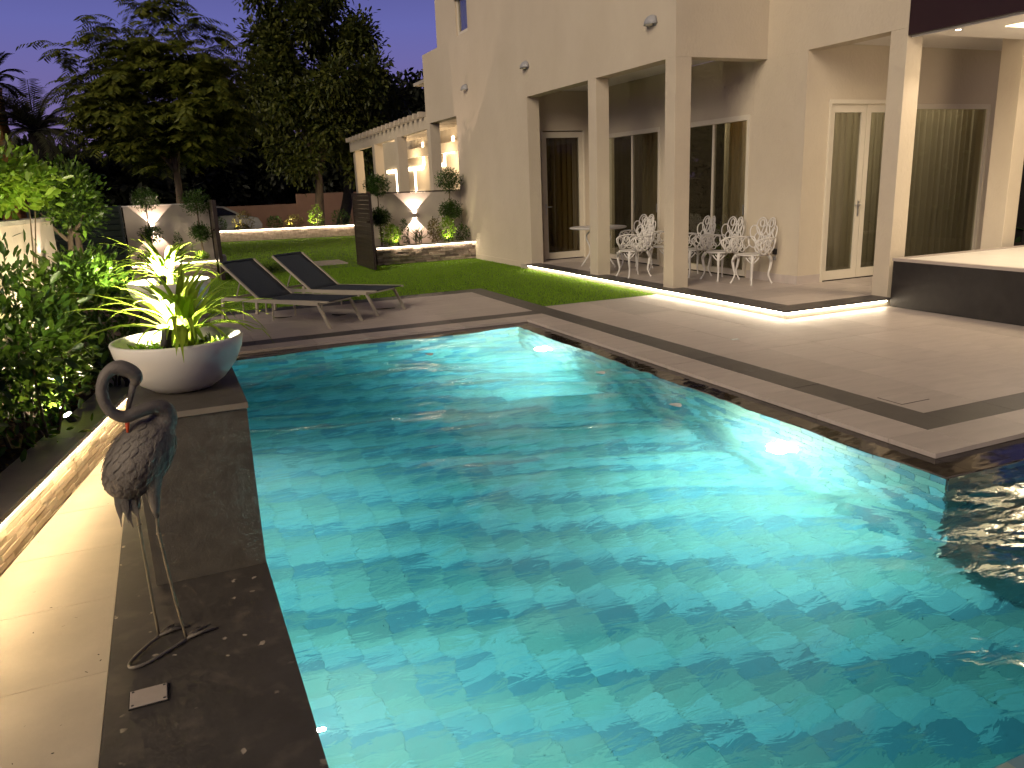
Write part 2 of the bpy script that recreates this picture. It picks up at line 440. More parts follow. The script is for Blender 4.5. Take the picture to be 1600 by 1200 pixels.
class MB:
    def __init__(self):
        self.v = []
        self.f = []
    def quad(self, a, b, c, d):
        i = len(self.v)
        self.v += [tuple(a), tuple(b), tuple(c), tuple(d)]
        self.f.append((i, i + 1, i + 2, i + 3))
        return self
    def box(self, x0, x1, y0, y1, z0, z1):
        i = len(self.v)
        self.v += [(x0, y0, z0), (x1, y0, z0), (x1, y1, z0), (x0, y1, z0), (x0, y0, z1), (x1, y0, z1), (x1, y1, z1), (x0, y1, z1)]
        for q in ((0, 3, 2, 1), (4, 5, 6, 7), (0, 1, 5, 4), (1, 2, 6, 5), (2, 3, 7, 6), (3, 0, 4, 7)):
            self.f.append(tuple(i + k for k in q))
        return self
    def obox(self, o, ax, ay, az):
        """oriented box: corner o and three edge vectors"""
        o, ax, ay, az = map(Vector, (o, ax, ay, az))
        i = len(self.v)
        pts = [o, o + ax, o + ax + ay, o + ay]
        pts += [p + az for p in pts]
        self.v += [tuple(p) for p in pts]
        for q in ((0, 3, 2, 1), (4, 5, 6, 7), (0, 1, 5, 4), (1, 2, 6, 5), (2, 3, 7, 6), (3, 0, 4, 7)):
            self.f.append(tuple(i + k for k in q))
        return self
    def prism(self, poly, z0, z1):
        i = len(self.v); n = len(poly)
        self.v += [(p[0], p[1], z0) for p in poly] + [(p[0], p[1], z1) for p in poly]
        self.f.append(tuple(i + k for k in reversed(range(n))))
        self.f.append(tuple(i + n + k for k in range(n)))
        for k in range(n):
            k2 = (k + 1) % n
            self.f.append((i + k, i + k2, i + n + k2, i + n + k))
        return self
    def tube(self, pts, rad, sides=6, caps=True, flat=1.0):
        pts = [Vector(p) for p in pts]
        n = len(pts)
        if not hasattr(rad, '__len__'): rad = [rad] * n
        base = len(self.v)
        t0 = (pts[1] - pts[0]).normalized()
        ref = Vector((0, 0, 1)) if abs(t0.z) < 0.9 else Vector((1, 0, 0))
        nx = t0.cross(ref).normalized()
        for k in range(n):
            if k == 0: t = t0
            elif k == n - 1: t = (pts[k] - pts[k - 1]).normalized()
            else:
                t = (pts[k + 1] - pts[k - 1])
                t = t.normalized() if t.length > 1e-9 else t0
            nx = (nx - t * nx.dot(t))
            nx = nx.normalized() if nx.length > 1e-6 else t.cross(Vector((0, 1, 0.3))).normalized()
            ny = t.cross(nx)
            for s in range(sides):
                a = 2 * math.pi * s / sides
                self.v.append(tuple(pts[k] + nx * (math.cos(a) * rad[k]) + ny * (math.sin(a) * rad[k] * flat)))
        for k in range(n - 1):
            for s in range(sides):
                s2 = (s + 1) % sides
                a = base + k * sides
                self.f.append((a + s, a + s2, a + sides + s2, a + sides + s))
        if caps:
            self.f.append(tuple(base + s for s in reversed(range(sides))))
            self.f.append(tuple(base + (n - 1) * sides + s for s in range(sides)))
        return self
    def lathe(self, prof, c=(0, 0, 0), seg=32):
        base = len(self.v); n = len(prof)
        for (r, z) in prof:
            for s in range(seg):
                a = 2 * math.pi * s / seg
                self.v.append((c[0] + r * math.cos(a), c[1] + r * math.sin(a), c[2] + z))
        for k in range(n - 1):
            for s in range(seg):
                s2 = (s + 1) % seg
                a = base + k * seg
                self.f.append((a + s, a + s2, a + seg + s2, a + seg + s))
        return self
    def mesh(self, name, smooth=False):
        me = bpy.data.meshes.new(name)
        me.from_pydata(self.v, [], self.f)
        me.update()
        if smooth:
            me.polygons.foreach_set('use_smooth', [True] * len(me.polygons))
        return me
    def build(self, name, mat, parent=None, local=False, smooth=False, bevel=0.0):
        o = link(name, self.mesh(name, smooth), mat, parent, local)
        if bevel:
            bv = o.modifiers.new('bevel', 'BEVEL')
            bv.width = bevel
            bv.segments = 2
            bv.limit_method = 'ANGLE'
        return o

def one(name, label, cat, mb, mat, group=None, smooth=False, bevel=0.0):
    o = mb.build(name, mat, smooth=smooth, bevel=bevel)
    return tag(o, label, cat, group)

def struct(name, mb, mat, label=None, bevel=0.0):
    o = mb.build(name, mat, bevel=bevel)
    tag(o, label, None, None, 'structure')
    return o

def dup(o, parent=None):
    c = o.copy()
    col.objects.link(c)
    if parent is not None:
        c.parent = parent
    for ch in list(o.children):
        dup(ch, c)
    return c

def place(o, loc, rz=0.0, label=None):
    o.location = loc
    o.rotation_euler = (0, 0, rz)
    if label: o['label'] = label
    return o

def bigmesh(name, V, F, mat, smooth=False):
    """numpy arrays -> mesh (all faces the same size)"""
    me = bpy.data.meshes.new(name)
    nf, k = F.shape
    me.vertices.add(len(V)); me.vertices.foreach_set('co', V.astype(np.float32).ravel())
    me.loops.add(nf * k); me.loops.foreach_set('vertex_index', F.astype(np.int32).ravel())
    me.polygons.add(nf)
    me.polygons.foreach_set('loop_start', (np.arange(nf) * k).astype(np.int32))
    me.polygons.foreach_set('loop_total', np.full(nf, k, np.int32))
    me.update(calc_edges=True)
    if smooth: me.polygons.foreach_set('use_smooth', [True] * nf)
    me.materials.append(MATS[mat])
    return me

LEAF_ROUND = np.array([(0, 0, 0), (.30, .38, .10), (.72, .44, .10), (1, 0, 0), (.72, -.44, .10), (.30, -.38, .10)])
LEAF_LANCE = np.array([(0, 0, 0), (.30, .50, .12), (.62, .38, .10), (1, 0, -.05), (.62, -.38, .10), (.30, -.50, .12)])

def unit(a):
    return a / np.maximum(np.linalg.norm(a, axis=1, keepdims=True), 1e-9)

def leaves(name, P, D, L, Wd, mat, shape=LEAF_ROUND, N=None):
    """one mesh of many folded leaves; P base points, D directions, L lengths, Wd widths"""
    n = len(P)
    D = unit(D)
    if N is None:
        N = np.tile(np.array([0, 0, 1.0]), (n, 1)) + rng.normal(0, .5, (n, 3))
    S = unit(np.cross(N, D))
    U = np.cross(D, S)
    L = np.broadcast_to(L, (n,)).reshape(n, 1, 1)
    Wd = np.broadcast_to(Wd, (n,)).reshape(n, 1, 1)
    t = shape[None]
    V = P[:, None, :] + D[:, None, :] * (t[..., 0:1] * L) + S[:, None, :] * (t[..., 1:2] * Wd) + U[:, None, :] * (t[..., 2:3] * Wd)
    i = np.arange(n)[:, None] * 6
    F = np.concatenate([i + np.array([[0, 1, 2, 3]]), i + np.array([[0, 3, 4, 5]])], 0)
    return bigmesh(name, V.reshape(-1, 3), F, mat)

def ellip(n, c, r, shell=0.45):
    d = unit(rng.normal(0, 1, (n, 3)))
    k = shell + (1 - shell) * rng.random((n, 1)) ** 0.6
    return np.array(c) + d * k * np.array(r), d

def bez(p0, p1, p2, p3, n=10):
    p0, p1, p2, p3 = map(lambda p: np.array(p, float), (p0, p1, p2, p3))
    t = np.linspace(0, 1, n)[:, None]
    return ((1 - t) ** 3 * p0 + 3 * (1 - t) ** 2 * t * p1 + 3 * (1 - t) * t * t * p2 + t ** 3 * p3)

def spline(pts, n=8):
    """Catmull-Rom through the points"""
    p = [np.array(q, float) for q in pts]
    p = [2 * p[0] - p[1]] + p + [2 * p[-1] - p[-2]]
    out = []
    for i in range(1, len(p) - 2):
        for k in range(n):
            t = k / n
            out.append(0.5 * ((2 * p[i]) + (p[i + 1] - p[i - 1]) * t + (2 * p[i - 1] - 5 * p[i] + 4 * p[i + 1] - p[i + 2]) * t * t + (3 * p[i] - p[i - 1] - 3 * p[i + 1] + p[i + 2]) * t ** 3))
    out.append(p[-2])
    return np.array(out)

def lamp(name, kind, loc, power, color, parent=None, to=None, size=0.03, cone=90, blend=0.2):
    ld = bpy.data.lights.new(name, kind)
    ld.energy = power
    ld.color = color
    if kind in ('SPOT', 'POINT'):
        ld.shadow_soft_size = size
    if kind == 'SPOT':
        ld.spot_size = R(cone)
        ld.spot_blend = blend
    lo = bpy.data.objects.new(name, ld)
    col.objects.link(lo)
    q = Matrix.Identity(4)
    if to is not None:
        q = (Vector(to) - Vector(loc)).to_track_quat('-Z', 'Y').to_matrix().to_4x4()
    lo.matrix_basis = Matrix.Translation(loc) @ q
    if parent is not None:
        lo.parent = parent
        lo.matrix_parent_inverse = WM.get(parent.name, Matrix.Identity(4)).inverted()
    return lo

def slabs(parent, x0, x1, y0, y1, sx, sy, z, mat, name='slab', gap=0.004, th=0.03, jit=0.0006):
    """rows of paving slabs, each its own object"""
    nx = max(1, round((x1 - x0) / sx)); ny = max(1, round((y1 - y0) / sy))
    wx = (x1 - x0) / nx; wy = (y1 - y0) / ny
    mb = MB().box(-wx / 2 + gap / 2, wx / 2 - gap / 2, -wy / 2 + gap / 2, wy / 2 - gap / 2, -th, 0)
    me = mb.mesh(name)
    for i in range(nx):
        for j in range(ny):
            o = link(name, me, mat, parent)
            o.location = (x0 + wx * (i + .5), y0 + wy * (j + .5), z + random.uniform(-jit, jit))
# ================================================================== SETTING
def xw(y):                       # line of the slanting boundary wall along the left walk
    return -0.89 + 0.2021 * (y - 3.94)
TW = Vector((0.198, 0.980, 0))   # along that wall
NW = Vector((0.980, -0.198, 0))  # towards the pool

g = MB()
g.quad((-600, 8.9, -.09), (600, 8.9, -.09), (600, 1200, -.09), (-600, 1200, -.09))
g.quad((-600, -300, -.09), (.1, -300, -.09), (.1, 8.9, -.09), (-600, 8.9, -.09))
g.quad((9.4, -300, -.09), (600, -300, -.09), (600, 8.9, -.09), (9.4, 8.9, -.09))
g.quad((.1, -300, -1.0), (9.4, -300, -1.0), (9.4, 1.2, -1.0), (.1, 1.2, -1.0))
g.quad((.1, -300, -1.0), (.1, 1.2, -1.0), (.1, 1.2, -.09), (.1, -300, -.09))
g.quad((9.4, 1.2, -1.0), (9.4, -300, -1.0), (9.4, -300, -.09), (9.4, 1.2, -.09))
struct('ground', g, 'soil', 'dark bare earth around and beyond the garden')

# ---- pool basin
ZW, ZF = -0.03, -1.20
basin = MB()
basin.box(0.0, 9.3, 1.12, 8.6, ZF - .1, ZF - .012)                 # floor
basin.box(0.10, 0.228, 1.2, 8.542, ZF - .012, -.036)               # left
basin.box(0.10, 3.792, 8.542, 8.70, ZF - .012, -.07)               # far
basin.box(3.792, 3.95, 2.792, 8.542, ZF - .012, -.07)              # right
basin.box(3.95, 9.2, 2.792, 2.95, ZF - .012, -.07)                 # back of the side arm
basin.box(9.05, 9.2, 1.218, 2.792, ZF - .012, -.036)
pool = struct('pool_basin', basin, 'pool_grout', 'blue green tiled swimming pool basin lit from under water')
weir = MB().box(0.10, 9.3, 1.17, 1.218, -1.0, -.033)
weir.build('weir_edge', 'pool_tile', pool)

TX, TY = 0.20, 0.10
tiles = []                       # centre, half sizes
def addtile(c, h):
    tiles.append((c, h))
nrow = int(round((8.53 - 1.23) / TY))
for j in range(nrow):
    y = 1.23 + TY * (j + .5)
    off = 0
    xe = 9.04 if y < 2.78 else 3.78
    i = 0
    x = .24 + off
    while x < xe - .01:
        a, b_ = max(x, .24), min(x + TX, xe)
        if b_ - a > .03:
            addtile(((a + b_) / 2, y, ZF), ((b_ - a) / 2 - .0008, TY / 2 - .0008, .010))
        x += TX
nc = 12
ch = (ZW - .005 - ZF) / nc
for k in range(nc):
    z = ZF + ch * (k + .5)
    off = -TX / 2 if k % 2 else 0
    x = .24 + off
    while x < 3.78 - .01:
        a, b_ = max(x, .24), min(x + TX, 3.78)
        if b_ - a > .03: addtile(((a + b_) / 2, 8.536, z), ((b_ - a) / 2 - .002, .006, ch / 2 - .002))
        x += TX
    y = 2.78 + off
    while y < 8.53 - .01:
        a, b_ = max(y, 2.78), min(y + TX, 8.53)
        if b_ - a > .03: addtile((3.786, (a + b_) / 2, z), (.006, (b_ - a) / 2 - .002, ch / 2 - .002))
        y += TX
    y = 1.23 + off
    while y < 8.53 - .01:
        a, b_ = max(y, 1.23), min(y + TX, 8.53)
        if b_ - a > .03: addtile((.234, (a + b_) / 2, z), (.006, (b_ - a) / 2 - .002, ch / 2 - .002))
        y += TX
    x = 3.78 + off
    while x < 9.04 - .01:
        a, b_ = max(x, 3.80), min(x + TX, 9.04)
        if b_ - a > .03: addtile(((a + b_) / 2, 2.786, z), ((b_ - a) / 2 - .002, .006, ch / 2 - .002))
        x += TX
def tscore(t):
    c, h = t
    d = Vector(c) - Vector((0, 0, 1.65))
    u = d.dot(right) / d.dot(fwd) if d.dot(fwd) > .1 else 9
    v = d.dot(up) / d.dot(fwd) if d.dot(fwd) > .1 else 9
    vis = abs(u) < .66 and abs(v) < .52 and c[0] > .3
    return d.length + (0 if vis else 100)
tiles.sort(key=tscore)
tme = MB().box(-1, 1, -1, 1, -1, 1).mesh('pool_tile')
for c, h in tiles[:300]:
    o = link('pool_tile', tme, 'pool_tile', pool)
    o.location = (c[0], c[1], c[2] + random.uniform(-.001, .001)); o.scale = h
rest = MB()
for c, h in tiles[300:]:
    rest.box(c[0] - h[0], c[0] + h[0], c[1] - h[1], c[1] + h[1], c[2] - h[2], c[2] + h[2])
tag(rest.build('pool_tiles', 'pool_tile', pool), kind='stuff')

# ---- water sheet with real ripples
def ripple(x, y):
    z = np.zeros_like(x)
    r2 = np.random.default_rng(5)
    wx = x + .22 * np.sin(1.3 * y + .4) + .10 * np.sin(2.9 * x - 1.1 * y)
    wy = y + .20 * np.sin(1.7 * x + .9) + .12 * np.sin(2.3 * x + 1.9 * y)
    for k in range(16):
        lam = .16 * (1.16 ** k)
        a = math.pi / 2 + r2.normal(0, .5)
        ph = r2.random() * 6.28
        z += .0034 * lam * np.sin((wx * math.cos(a) + wy * math.sin(a)) * 2 * math.pi / lam + ph)
    cx, cy_ = 1.6, 5.6
    d = np.hypot(x - cx, y - cy_)
    z += .0011 * np.exp(-(d / 1.1) ** 2) * np.sin(d * 2 * math.pi / .20)
    d = np.hypot(x - .4, y - 5.0)
    z += .0013 * np.exp(-(d / .5) ** 2) * np.sin(d * 2 * math.pi / .13)
    return z
st = .025
def lines(a, b_, c):
    return np.unique(np.concatenate([np.linspace(a, c, int((c - a) / st) + 1), np.linspace(c, b_, int((b_ - c) / st) + 1)]))
xs = lines(.226, 9.056, 3.794); ys = lines(1.206, 8.544, 2.794)
GX, GY = np.meshgrid(xs, ys, indexing='ij')
top_ = np.stack([GX, GY, ZW + ripple(GX, GY)], -1).reshape(-1, 3)
bot_ = np.stack([GX, GY, np.full_like(GX, -1.216)], -1).reshape(-1, 3)
ny_ = len(ys); nv_ = len(top_)
I, J = np.meshgrid(np.arange(len(xs) - 1), np.arange(ny_ - 1), indexing='ij')
keep = (xs[1:][I] <= 3.7945) | (ys[1:][J] <= 2.7945)
I, J = I[keep], J[keep]
Fw = np.stack([I * ny_ + J, (I + 1) * ny_ + J, (I + 1) * ny_ + J + 1, I * ny_ + J + 1], -1)
edges = np.concatenate([Fw[:, [k, (k + 1) % 4]] for k in range(4)])
key = {}
for a_, b_ in edges.tolist():
    key[(a_, b_)] = 1
bnd = np.array([e_ for e_ in key if (e_[1], e_[0]) not in key])
skirt = np.stack([bnd[:, 1], bnd[:, 0], bnd[:, 0] + nv_, bnd[:, 1] + nv_], -1)
Fw = np.concatenate([Fw, Fw[:, ::-1] + nv_, skirt])
Vw = np.concatenate([top_, bot_])
used = np.unique(Fw); remap = np.zeros(len(Vw), int); remap[used] = np.arange(len(used))
tag(link('water', bigmesh('water', Vw[used], remap[Fw], 'water', True), 'water'), 'rippling turquoise pool water', kind='structure')

led = MB()
ledge = MB()
ledge.box(3.782, 4.02, 2.782, 8.80, -.068, -.033)
ledge.box(.24, 3.778, 8.532, 8.80, -.068, -.033)
ledge.box(4.024, 9.2, 2.782, 3.04, -.068, -.033)
struct('overflow_ledge', ledge, 'wet_ledge', 'wet black stone overflow ledge around the pool')

# ---- deck
base = MB()
base.box(4.03, 9.2, 3.05, 8.80, -.3, -.033)
base.box(-.40, 4.66, 8.805, 12.0, -.3, -.033)
base.box(4.665, 6.6, 8.805, 9.62, -.3, -.033)
deck = struct('pool_deck', base, 'grout', 'beige paved deck with dark stone bands')
slabs(deck, 4.02, 4.37, 3.38, 8.80, .35, .60, 0, 'deck')
slabs(deck, 4.02, 4.37, 3.04, 3.38, .35, .34, 0, 'deck')
slabs(deck, 4.37, 9.2, 3.04, 3.38, .60, .34, 0, 'deck')
slabs(deck, .25, 4.37, 8.80, 9.10, .60, .30, 0, 'deck')
slabs(deck, 4.37, 4.66, 3.38, 12.0, .29, .60, 0, 'dark_band', 'band_slab')
slabs(deck, 4.66, 9.2, 3.38, 3.65, .60, .27, 0, 'dark_band', 'band_slab')
slabs(deck, -.39, 4.37, 9.10, 9.38, .60, .28, 0, 'dark_band', 'band_slab')
slabs(deck, -.39, 4.37, 11.66, 12.0, .60, .34, 0, 'dark_band', 'band_slab')
slabs(deck, -.39, 4.37, 9.38, 11.66, 1.2, .57, 0, 'deck', gap=.003)
slabs(deck, 4.66, 8.10, 3.65, 6.97, .60, 1.1, 0, 'deck', gap=.003)
slabs(deck, 4.66, 6.49, 6.97, 9.62, .60, 1.1, 0, 'deck', gap=.003)

# ---- left coping and walk
cb = MB().box(-.388, .236, 1.2, 8.80, -.09, -.034)
coping = struct('pool_coping', cb, 'grout', 'wide dark stone coping with pale splashes')
slabs(coping, -.39, .24, 1.2, 8.80, .63, 3.8, 0, 'coping_dark', 'coping_slab', gap=.002)
wk = MB()
wk.prism([(-.394, 1.2), (-.394, 6.38), (xw(6.38), 6.38), (xw(1.2), 1.2)], -.09, -.034)
walk = struct('walk', wk, 'grout', 'pale sandy stone walk between wall and coping')
n = 70
Pd = np.stack([rng.uniform(-1.1, -.42, n), rng.uniform(2.0, 6.2, n), np.full(n, .001)], -1)
Pd = Pd[Pd[:, 0] > np.array([xw(v) for v in Pd[:, 1]]) + .03]; n = len(Pd)
tag(link('debris', leaves('debris', Pd, np.stack([rng.normal(0, 1, n), rng.normal(0, 1, n), rng.uniform(0, .1, n)], -1), rng.uniform(.006, .020, n), rng.uniform(.003, .006, n), 'twig'), 'twig'), 'tiny dry leaf crumbs scattered over the pale walk', 'leaf litter', kind='stuff')
yj = [1.2, 1.75, 2.32, 2.9, 3.5, 4.08, 4.66, 5.25, 5.85, 6.38]
for a, b_ in zip(yj[:-1], yj[1:]):
    MB().prism([(-.3915, a + .0015), (-.3915, b_ - .0015), (xw(b_) + .001, b_ - .002), (xw(a) + .001, a + .002)], -.033, -.004).build('walk_slab', 'deck_pale', walk)

# ---- terrace in front of the house
tr = MB()
tr.box(6.52, 8.15, 7.02, 14.5, -.08, .072)
tr.box(8.15, 12.6, 7.02, 8.6, -.08, .072)
terrace = struct('terrace', tr, 'cap', 'raised stone terrace with dark nosing and light strip')
slabs(terrace, 6.48, 6.78, 7.28, 14.14, .30, .60, .10, 'dark_band', 'nosing_slab', th=.026)
slabs(terrace, 6.48, 8.15, 6.98, 7.28, .56, .30, .10, 'dark_band', 'nosing_slab', th=.026)
slabs(terrace, 6.78, 8.15, 7.28, 14.5, .68, .60, .10, 'deck', 'terrace_slab', th=.026)
slabs(terrace, 8.15, 12.6, 7.28, 8.6, .60, .60, .10, 'deck', 'terrace_slab', th=.026)

# ---- lawn
lw = MB()
lw.prism([(4.664, 9.624), (6.515, 9.624), (6.515, 14.2), (6.6, 14.2), (6.6, 29.6), (-.6, 31.2), (-1.6, 12.004), (4.664, 12.004)], -.05, -.012)
lawn = struct('lawn', lw, 'lawn_base', 'short green lawn')
def inlawn(x, y):
    return np.where(y < 12.03, (x > 4.68) & (x < 6.50), (x > -1.4) & (x < 6.58)) & (y > 9.65) & (y < 30.6 - .2 * (x + .6))
def blades(n, y0, y1, h, w):
    x = rng.uniform(-1.4, 6.6, n); y = rng.uniform(y0, y1, n)
    k = inlawn(x, y)
    x, y = x[k], y[k]; n = len(x)
    a = rng.uniform(0, 6.28, n)
    hh = h * rng.uniform(.6, 1.2, n)
    dx, dy = np.cos(a) * w, np.sin(a) * w
    lx, ly = rng.normal(0, .35, n) * hh, rng.normal(0, .35, n) * hh
    z0 = np.full(n, -.013)
    V = np.stack([np.stack([x - dx, y - dy, z0], -1), np.stack([x + dx, y + dy, z0], -1), np.stack([x + lx, y + ly, z0 + hh], -1)], 1).reshape(-1, 3)
    return V
Vg = np.concatenate([blades(150000, 9.6, 17.4, .030, .0035), blades(40000, 17.4, 30.4, .035, .007)])
Fg = np.arange(len(Vg)).reshape(-1, 3)
tag(link('grass', bigmesh('grass', Vg, Fg, 'grass'), 'grass'), 'fine upright blades of the short lawn', 'grass', kind='stuff')

# ---- planting bed on the left
bd = MB()
A0 = Vector((xw(2.0), 2.0, 0)) - NW * .24
A1 = Vector((xw(9.6), 9.6, 0)) - NW * .24
bd.prism([(A0.x, A0.y), (A1.x, A1.y), (-.2, 12.0), (-1.6, 12.0), (-2.6, 9.6), (-3.2, 2.0)][::-1], -.05, .215)
struct('planting_bed', bd, 'soil', 'raised bed of dark soil behind the low stone wall')
n = 900
s_ = rng.uniform(2.5, 8.5, n); q_ = rng.uniform(.26, .95, n)
Pl = np.stack([np.array([xw(v) for v in s_]) - q_ * .98, s_ + q_ * .198, np.full(n, .222)], -1)
Dl = np.stack([rng.normal(0, 1, n), rng.normal(0, 1, n), rng.uniform(-.05, .2, n)], -1)
tag(link('leaf_litter', leaves('leaf_litter', Pl, Dl, rng.uniform(.03, .07, n), rng.uniform(.012, .03, n), 'leaf_litter'), 'leaf_litter'), 'fallen brown leaves on the soil of the bed', 'leaf litter', kind='stuff')

st_ = MB().quad((-200, 31.4, -.075), (300, 31.4, -.075), (300, 37.2, -.075), (-200, 37.2, -.075))
struct('street', st_, 'street', 'dark asphalt street beyond the garden')

# ================================================================== WALLS AND HOUSE
def ledger(parent, origin, along, out, length, rows, rh, pmin, pmax, mat, name='stone', depth=.03, joined=False):
    """dry-laid ledger stones in courses; each stone its own object unless joined"""
    along, out = Vector(along), Vector(out)
    jm = MB()
    for r in range(rows):
        s = -random.uniform(0, pmax)
        while s < length:
            w = random.uniform(pmin, pmax)
            a, b_ = max(0, s), min(length, s + w)
            if b_ - a > .012:
                d = depth * random.uniform(.78, 1.0)
                g_ = .0028 if not joined else .003
                if mat == 'stone_pink': d = depth * random.uniform(.1, 1.0)
                o_ = Vector(origin) + along * (a + g_) + Vector((0, 0, r * rh + g_))
                mb = jm if joined else MB()
                mb.obox(o_, along * (b_ - a - 2 * g_), out * d, (0, 0, rh - 2 * g_))
                if not joined:
                    mb.build(name, mat, parent)
            s += w
    if joined:
        tag(jm.build(name, mat, parent), kind='stuff')

# low stone wall on the left walk
y0w = 2.6
W0 = Vector((xw(y0w), y0w, 0))
LW = 6.2
lwall = thing('stone_wall', 'low wall of stacked golden ledger stone with lit cap beside the walk', 'wall', tuple(W0))
MB().obox(W0 - NW * .14, TW * LW, NW * .11, (0, 0, .236)).build('wall_core', 'stone_back', lwall)
ledger(lwall, W0 - NW * .034 + Vector((0, 0, -.03)), TW, NW, LW, 8, .0328, .09, .28, 'stone', depth=.034)
for k in range(7):
    MB().obox(W0 - NW * .21 + TW * (k * LW / 7 + .002) + Vector((0, 0, .238)), TW * (LW / 7 - .004), NW * .247, (0, 0, .030)).build('cap_slab', 'cap', lwall)
MB().obox(W0 + NW * .020 + Vector((0, 0, .2325)), TW * LW, NW * .012, (0, 0, .004)).build('light_strip', 'led_warm', lwall)
MB().obox(W0 - NW * .235 + Vector((0, 0, .15)), TW * LW, NW * .02, (0, 0, .10)).build('edging', 'black', lwall)

# boundary wall further left
B0 = Vector((-1.89 + .202 * (3.0 - 3.94), 3.0, 0)); LB = 5.78
bw = thing('boundary_wall', 'tan plaster garden wall behind the left shrubs with a narrow light beam', 'wall', tuple(B0))
MB().obox(B0 - NW * .16, TW * LB, NW * .16, (0, 0, 1.47)).build('wall_panel', 'plaster', bw)
MB().obox(B0 - NW * .18 + Vector((0, 0, 1.472)), TW * (LB + .01), NW * .20, (0, 0, .035)).build('coping_stone', 'cap', bw)

# front garden walls with planters
def planter(name, label, x0, x1, y, h, parent_wall_h, wx0, wx1, wy):
    t = thing(name, label, 'planter', ((x0 + x1) / 2, y, 0))
    MB().box(x0, x1, y + .03, y + .16, 0, h).build('planter_core', 'stone_back', t)
    ledger(t, (x0, y + .03, 0), (1, 0, 0), (0, -1, 0), x1 - x0, 8, (h - .035) / 8, .12, .34, 'stone_pink', depth=.055)
    MB().box(x0 - .01, x1, y - .035, y + .18, h, h + .03).build('cap_slab', 'cap', t)
    MB().box(x0, x1 - .005, y - .030, y - .012, h - .014, h - .002).build('light_strip', 'led_white', t)
    MB().box(x0, x1, y + .18, wy - .001, -.05, h - .02).build('soil', 'soil', t)
    return t
pl_r = planter('stone_planter', 'low stacked stone planter with lit cap against the house', 4.27, 6.595, 17.2, .38, 1.55, 4.4, 6.6, 18.0)
pl_l = planter('stone_planter', 'low stacked stone planter with lit cap left of the gate', -.62, .93, 17.2, .36, 1.5, -.62, .95, 18.0)
gw_r = thing('garden_wall', 'pale garden wall with up and down light right of the gate', 'wall', (5.4, 18.08, 0))
MB().box(4.28, 6.598, 18.0, 18.15, 0, 1.53).build('wall_panel', 'garden_plaster', gw_r)
MB().box(4.26, 6.598, 17.99, 18.16, 1.532, 1.56).build('coping_stone', 'gate_frame', gw_r)
gw_l = thing('garden_wall', 'pale garden wall with light left of the gate behind ball shrubs', 'wall', (.15, 18.08, 0))
MB().box(-.66, .97, 18.0, 18.15, 0, 1.48).build('wall_panel', 'garden_plaster', gw_l)
MB().box(-.68, .99, 17.99, 18.16, 1.482, 1.505).build('coping_stone', 'plaster_white', gw_l)

FA, FB = Vector((1.45, 30.62, 0)), Vector((6.55, 29.43, 0))
fd = (FB - FA).normalized(); fo = Vector((fd.y, -fd.x, 0)); FL = (FB - FA).length
fp = thing('stone_planter', 'long low stone planter with lit cap at the far end of the lawn', 'planter', tuple(FA))
MB().obox(FA - fo * .15, fd * FL, fo * .12, (0, 0, .38)).build('planter_core', 'stone_back', fp)
ledger(fp, FA - fo * .03, fd, fo, FL, 7, .05, .12, .36, 'stone_pink', 'stones', joined=True)
MB().obox(FA - fo * .16 + Vector((0, 0, .381)), fd * FL, fo * .19, (0, 0, .03)).build('cap_slab', 'cap', fp)
MB().obox(FA + fo * .012 + Vector((0, 0, .366)), fd * FL, fo * .016, (0, 0, .014)).build('light_strip', 'led_far', fp)
MB().obox(FA - fo * 1.1, fd * FL, fo * .94, (0, 0, .36)).build('soil', 'soil', fp)
fend = Vector((6.58, 29.3, 0))
one('wall_pier', 'short plain tan pier closing the far planter on the right', 'pier', MB().obox(FB + fd * .005 - fo * .3, fd * .55, fo * .32, (0, 0, .55)), 'plaster')

# ---- house
H = thing('villa', 'two storey beige plaster villa with recessed terrace and columns', 'house', (8.0, 13.0, 0))
ZS = 3.21
def wall(mb, name='wall', mat='plaster'):
    return mb.build(name, mat, H)
wall(MB().box(6.60, 6.85, 9.39, 16.90, ZS, 8.6))                       # upper west wall
wall(MB().box(6.60, 6.85, 14.14, 18.03, -.05, ZS))                     # lower west wall
wall(MB().box(6.60, 6.85, 16.90, 20.30, ZS, 4.86))                     # lower roof parapet
wall(MB().box(6.85, 8.15, 9.39, 9.64, ZS, 8.6))                        # return over the terrace corner
wall(MB().box(8.15, 8.40, 7.05, 9.64, ZS, 8.6))                        # upper wall towards the canopy
# back wall of the terrace around its two windows
wall(MB().box(8.15, 8.35, 8.80, 9.639, .10, 3.209))
wall(MB().box(8.15, 8.35, 9.641, 9.70, .10, 3.36))
wall(MB().box(8.15, 8.35, 11.45, 12.02, .10, 3.36))
wall(MB().box(8.15, 8.35, 13.90, 14.50, .10, 3.36))
wall(MB().box(8.15, 8.35, 9.70, 11.45, 2.50, 3.36))
wall(MB().box(8.15, 8.35, 12.02, 13.90, 2.50, 3.36))
# wall with the double door
wall(MB().box(8.15, 8.401, 8.60, 8.799, .10, 3.209))
wall(MB().box(8.401, 8.60, 8.60, 8.80, .10, 3.36))
wall(MB().box(9.97, 10.03, 8.60, 8.80, .10, 3.36))
wall(MB().box(11.82, 12.7, 8.60, 8.80, .10, 3.36))
wall(MB().box(8.60, 9.97, 8.60, 8.80, 2.54, 3.36))
wall(MB().box(10.03, 11.82, 8.60, 8.80, 2.54, 3.36))
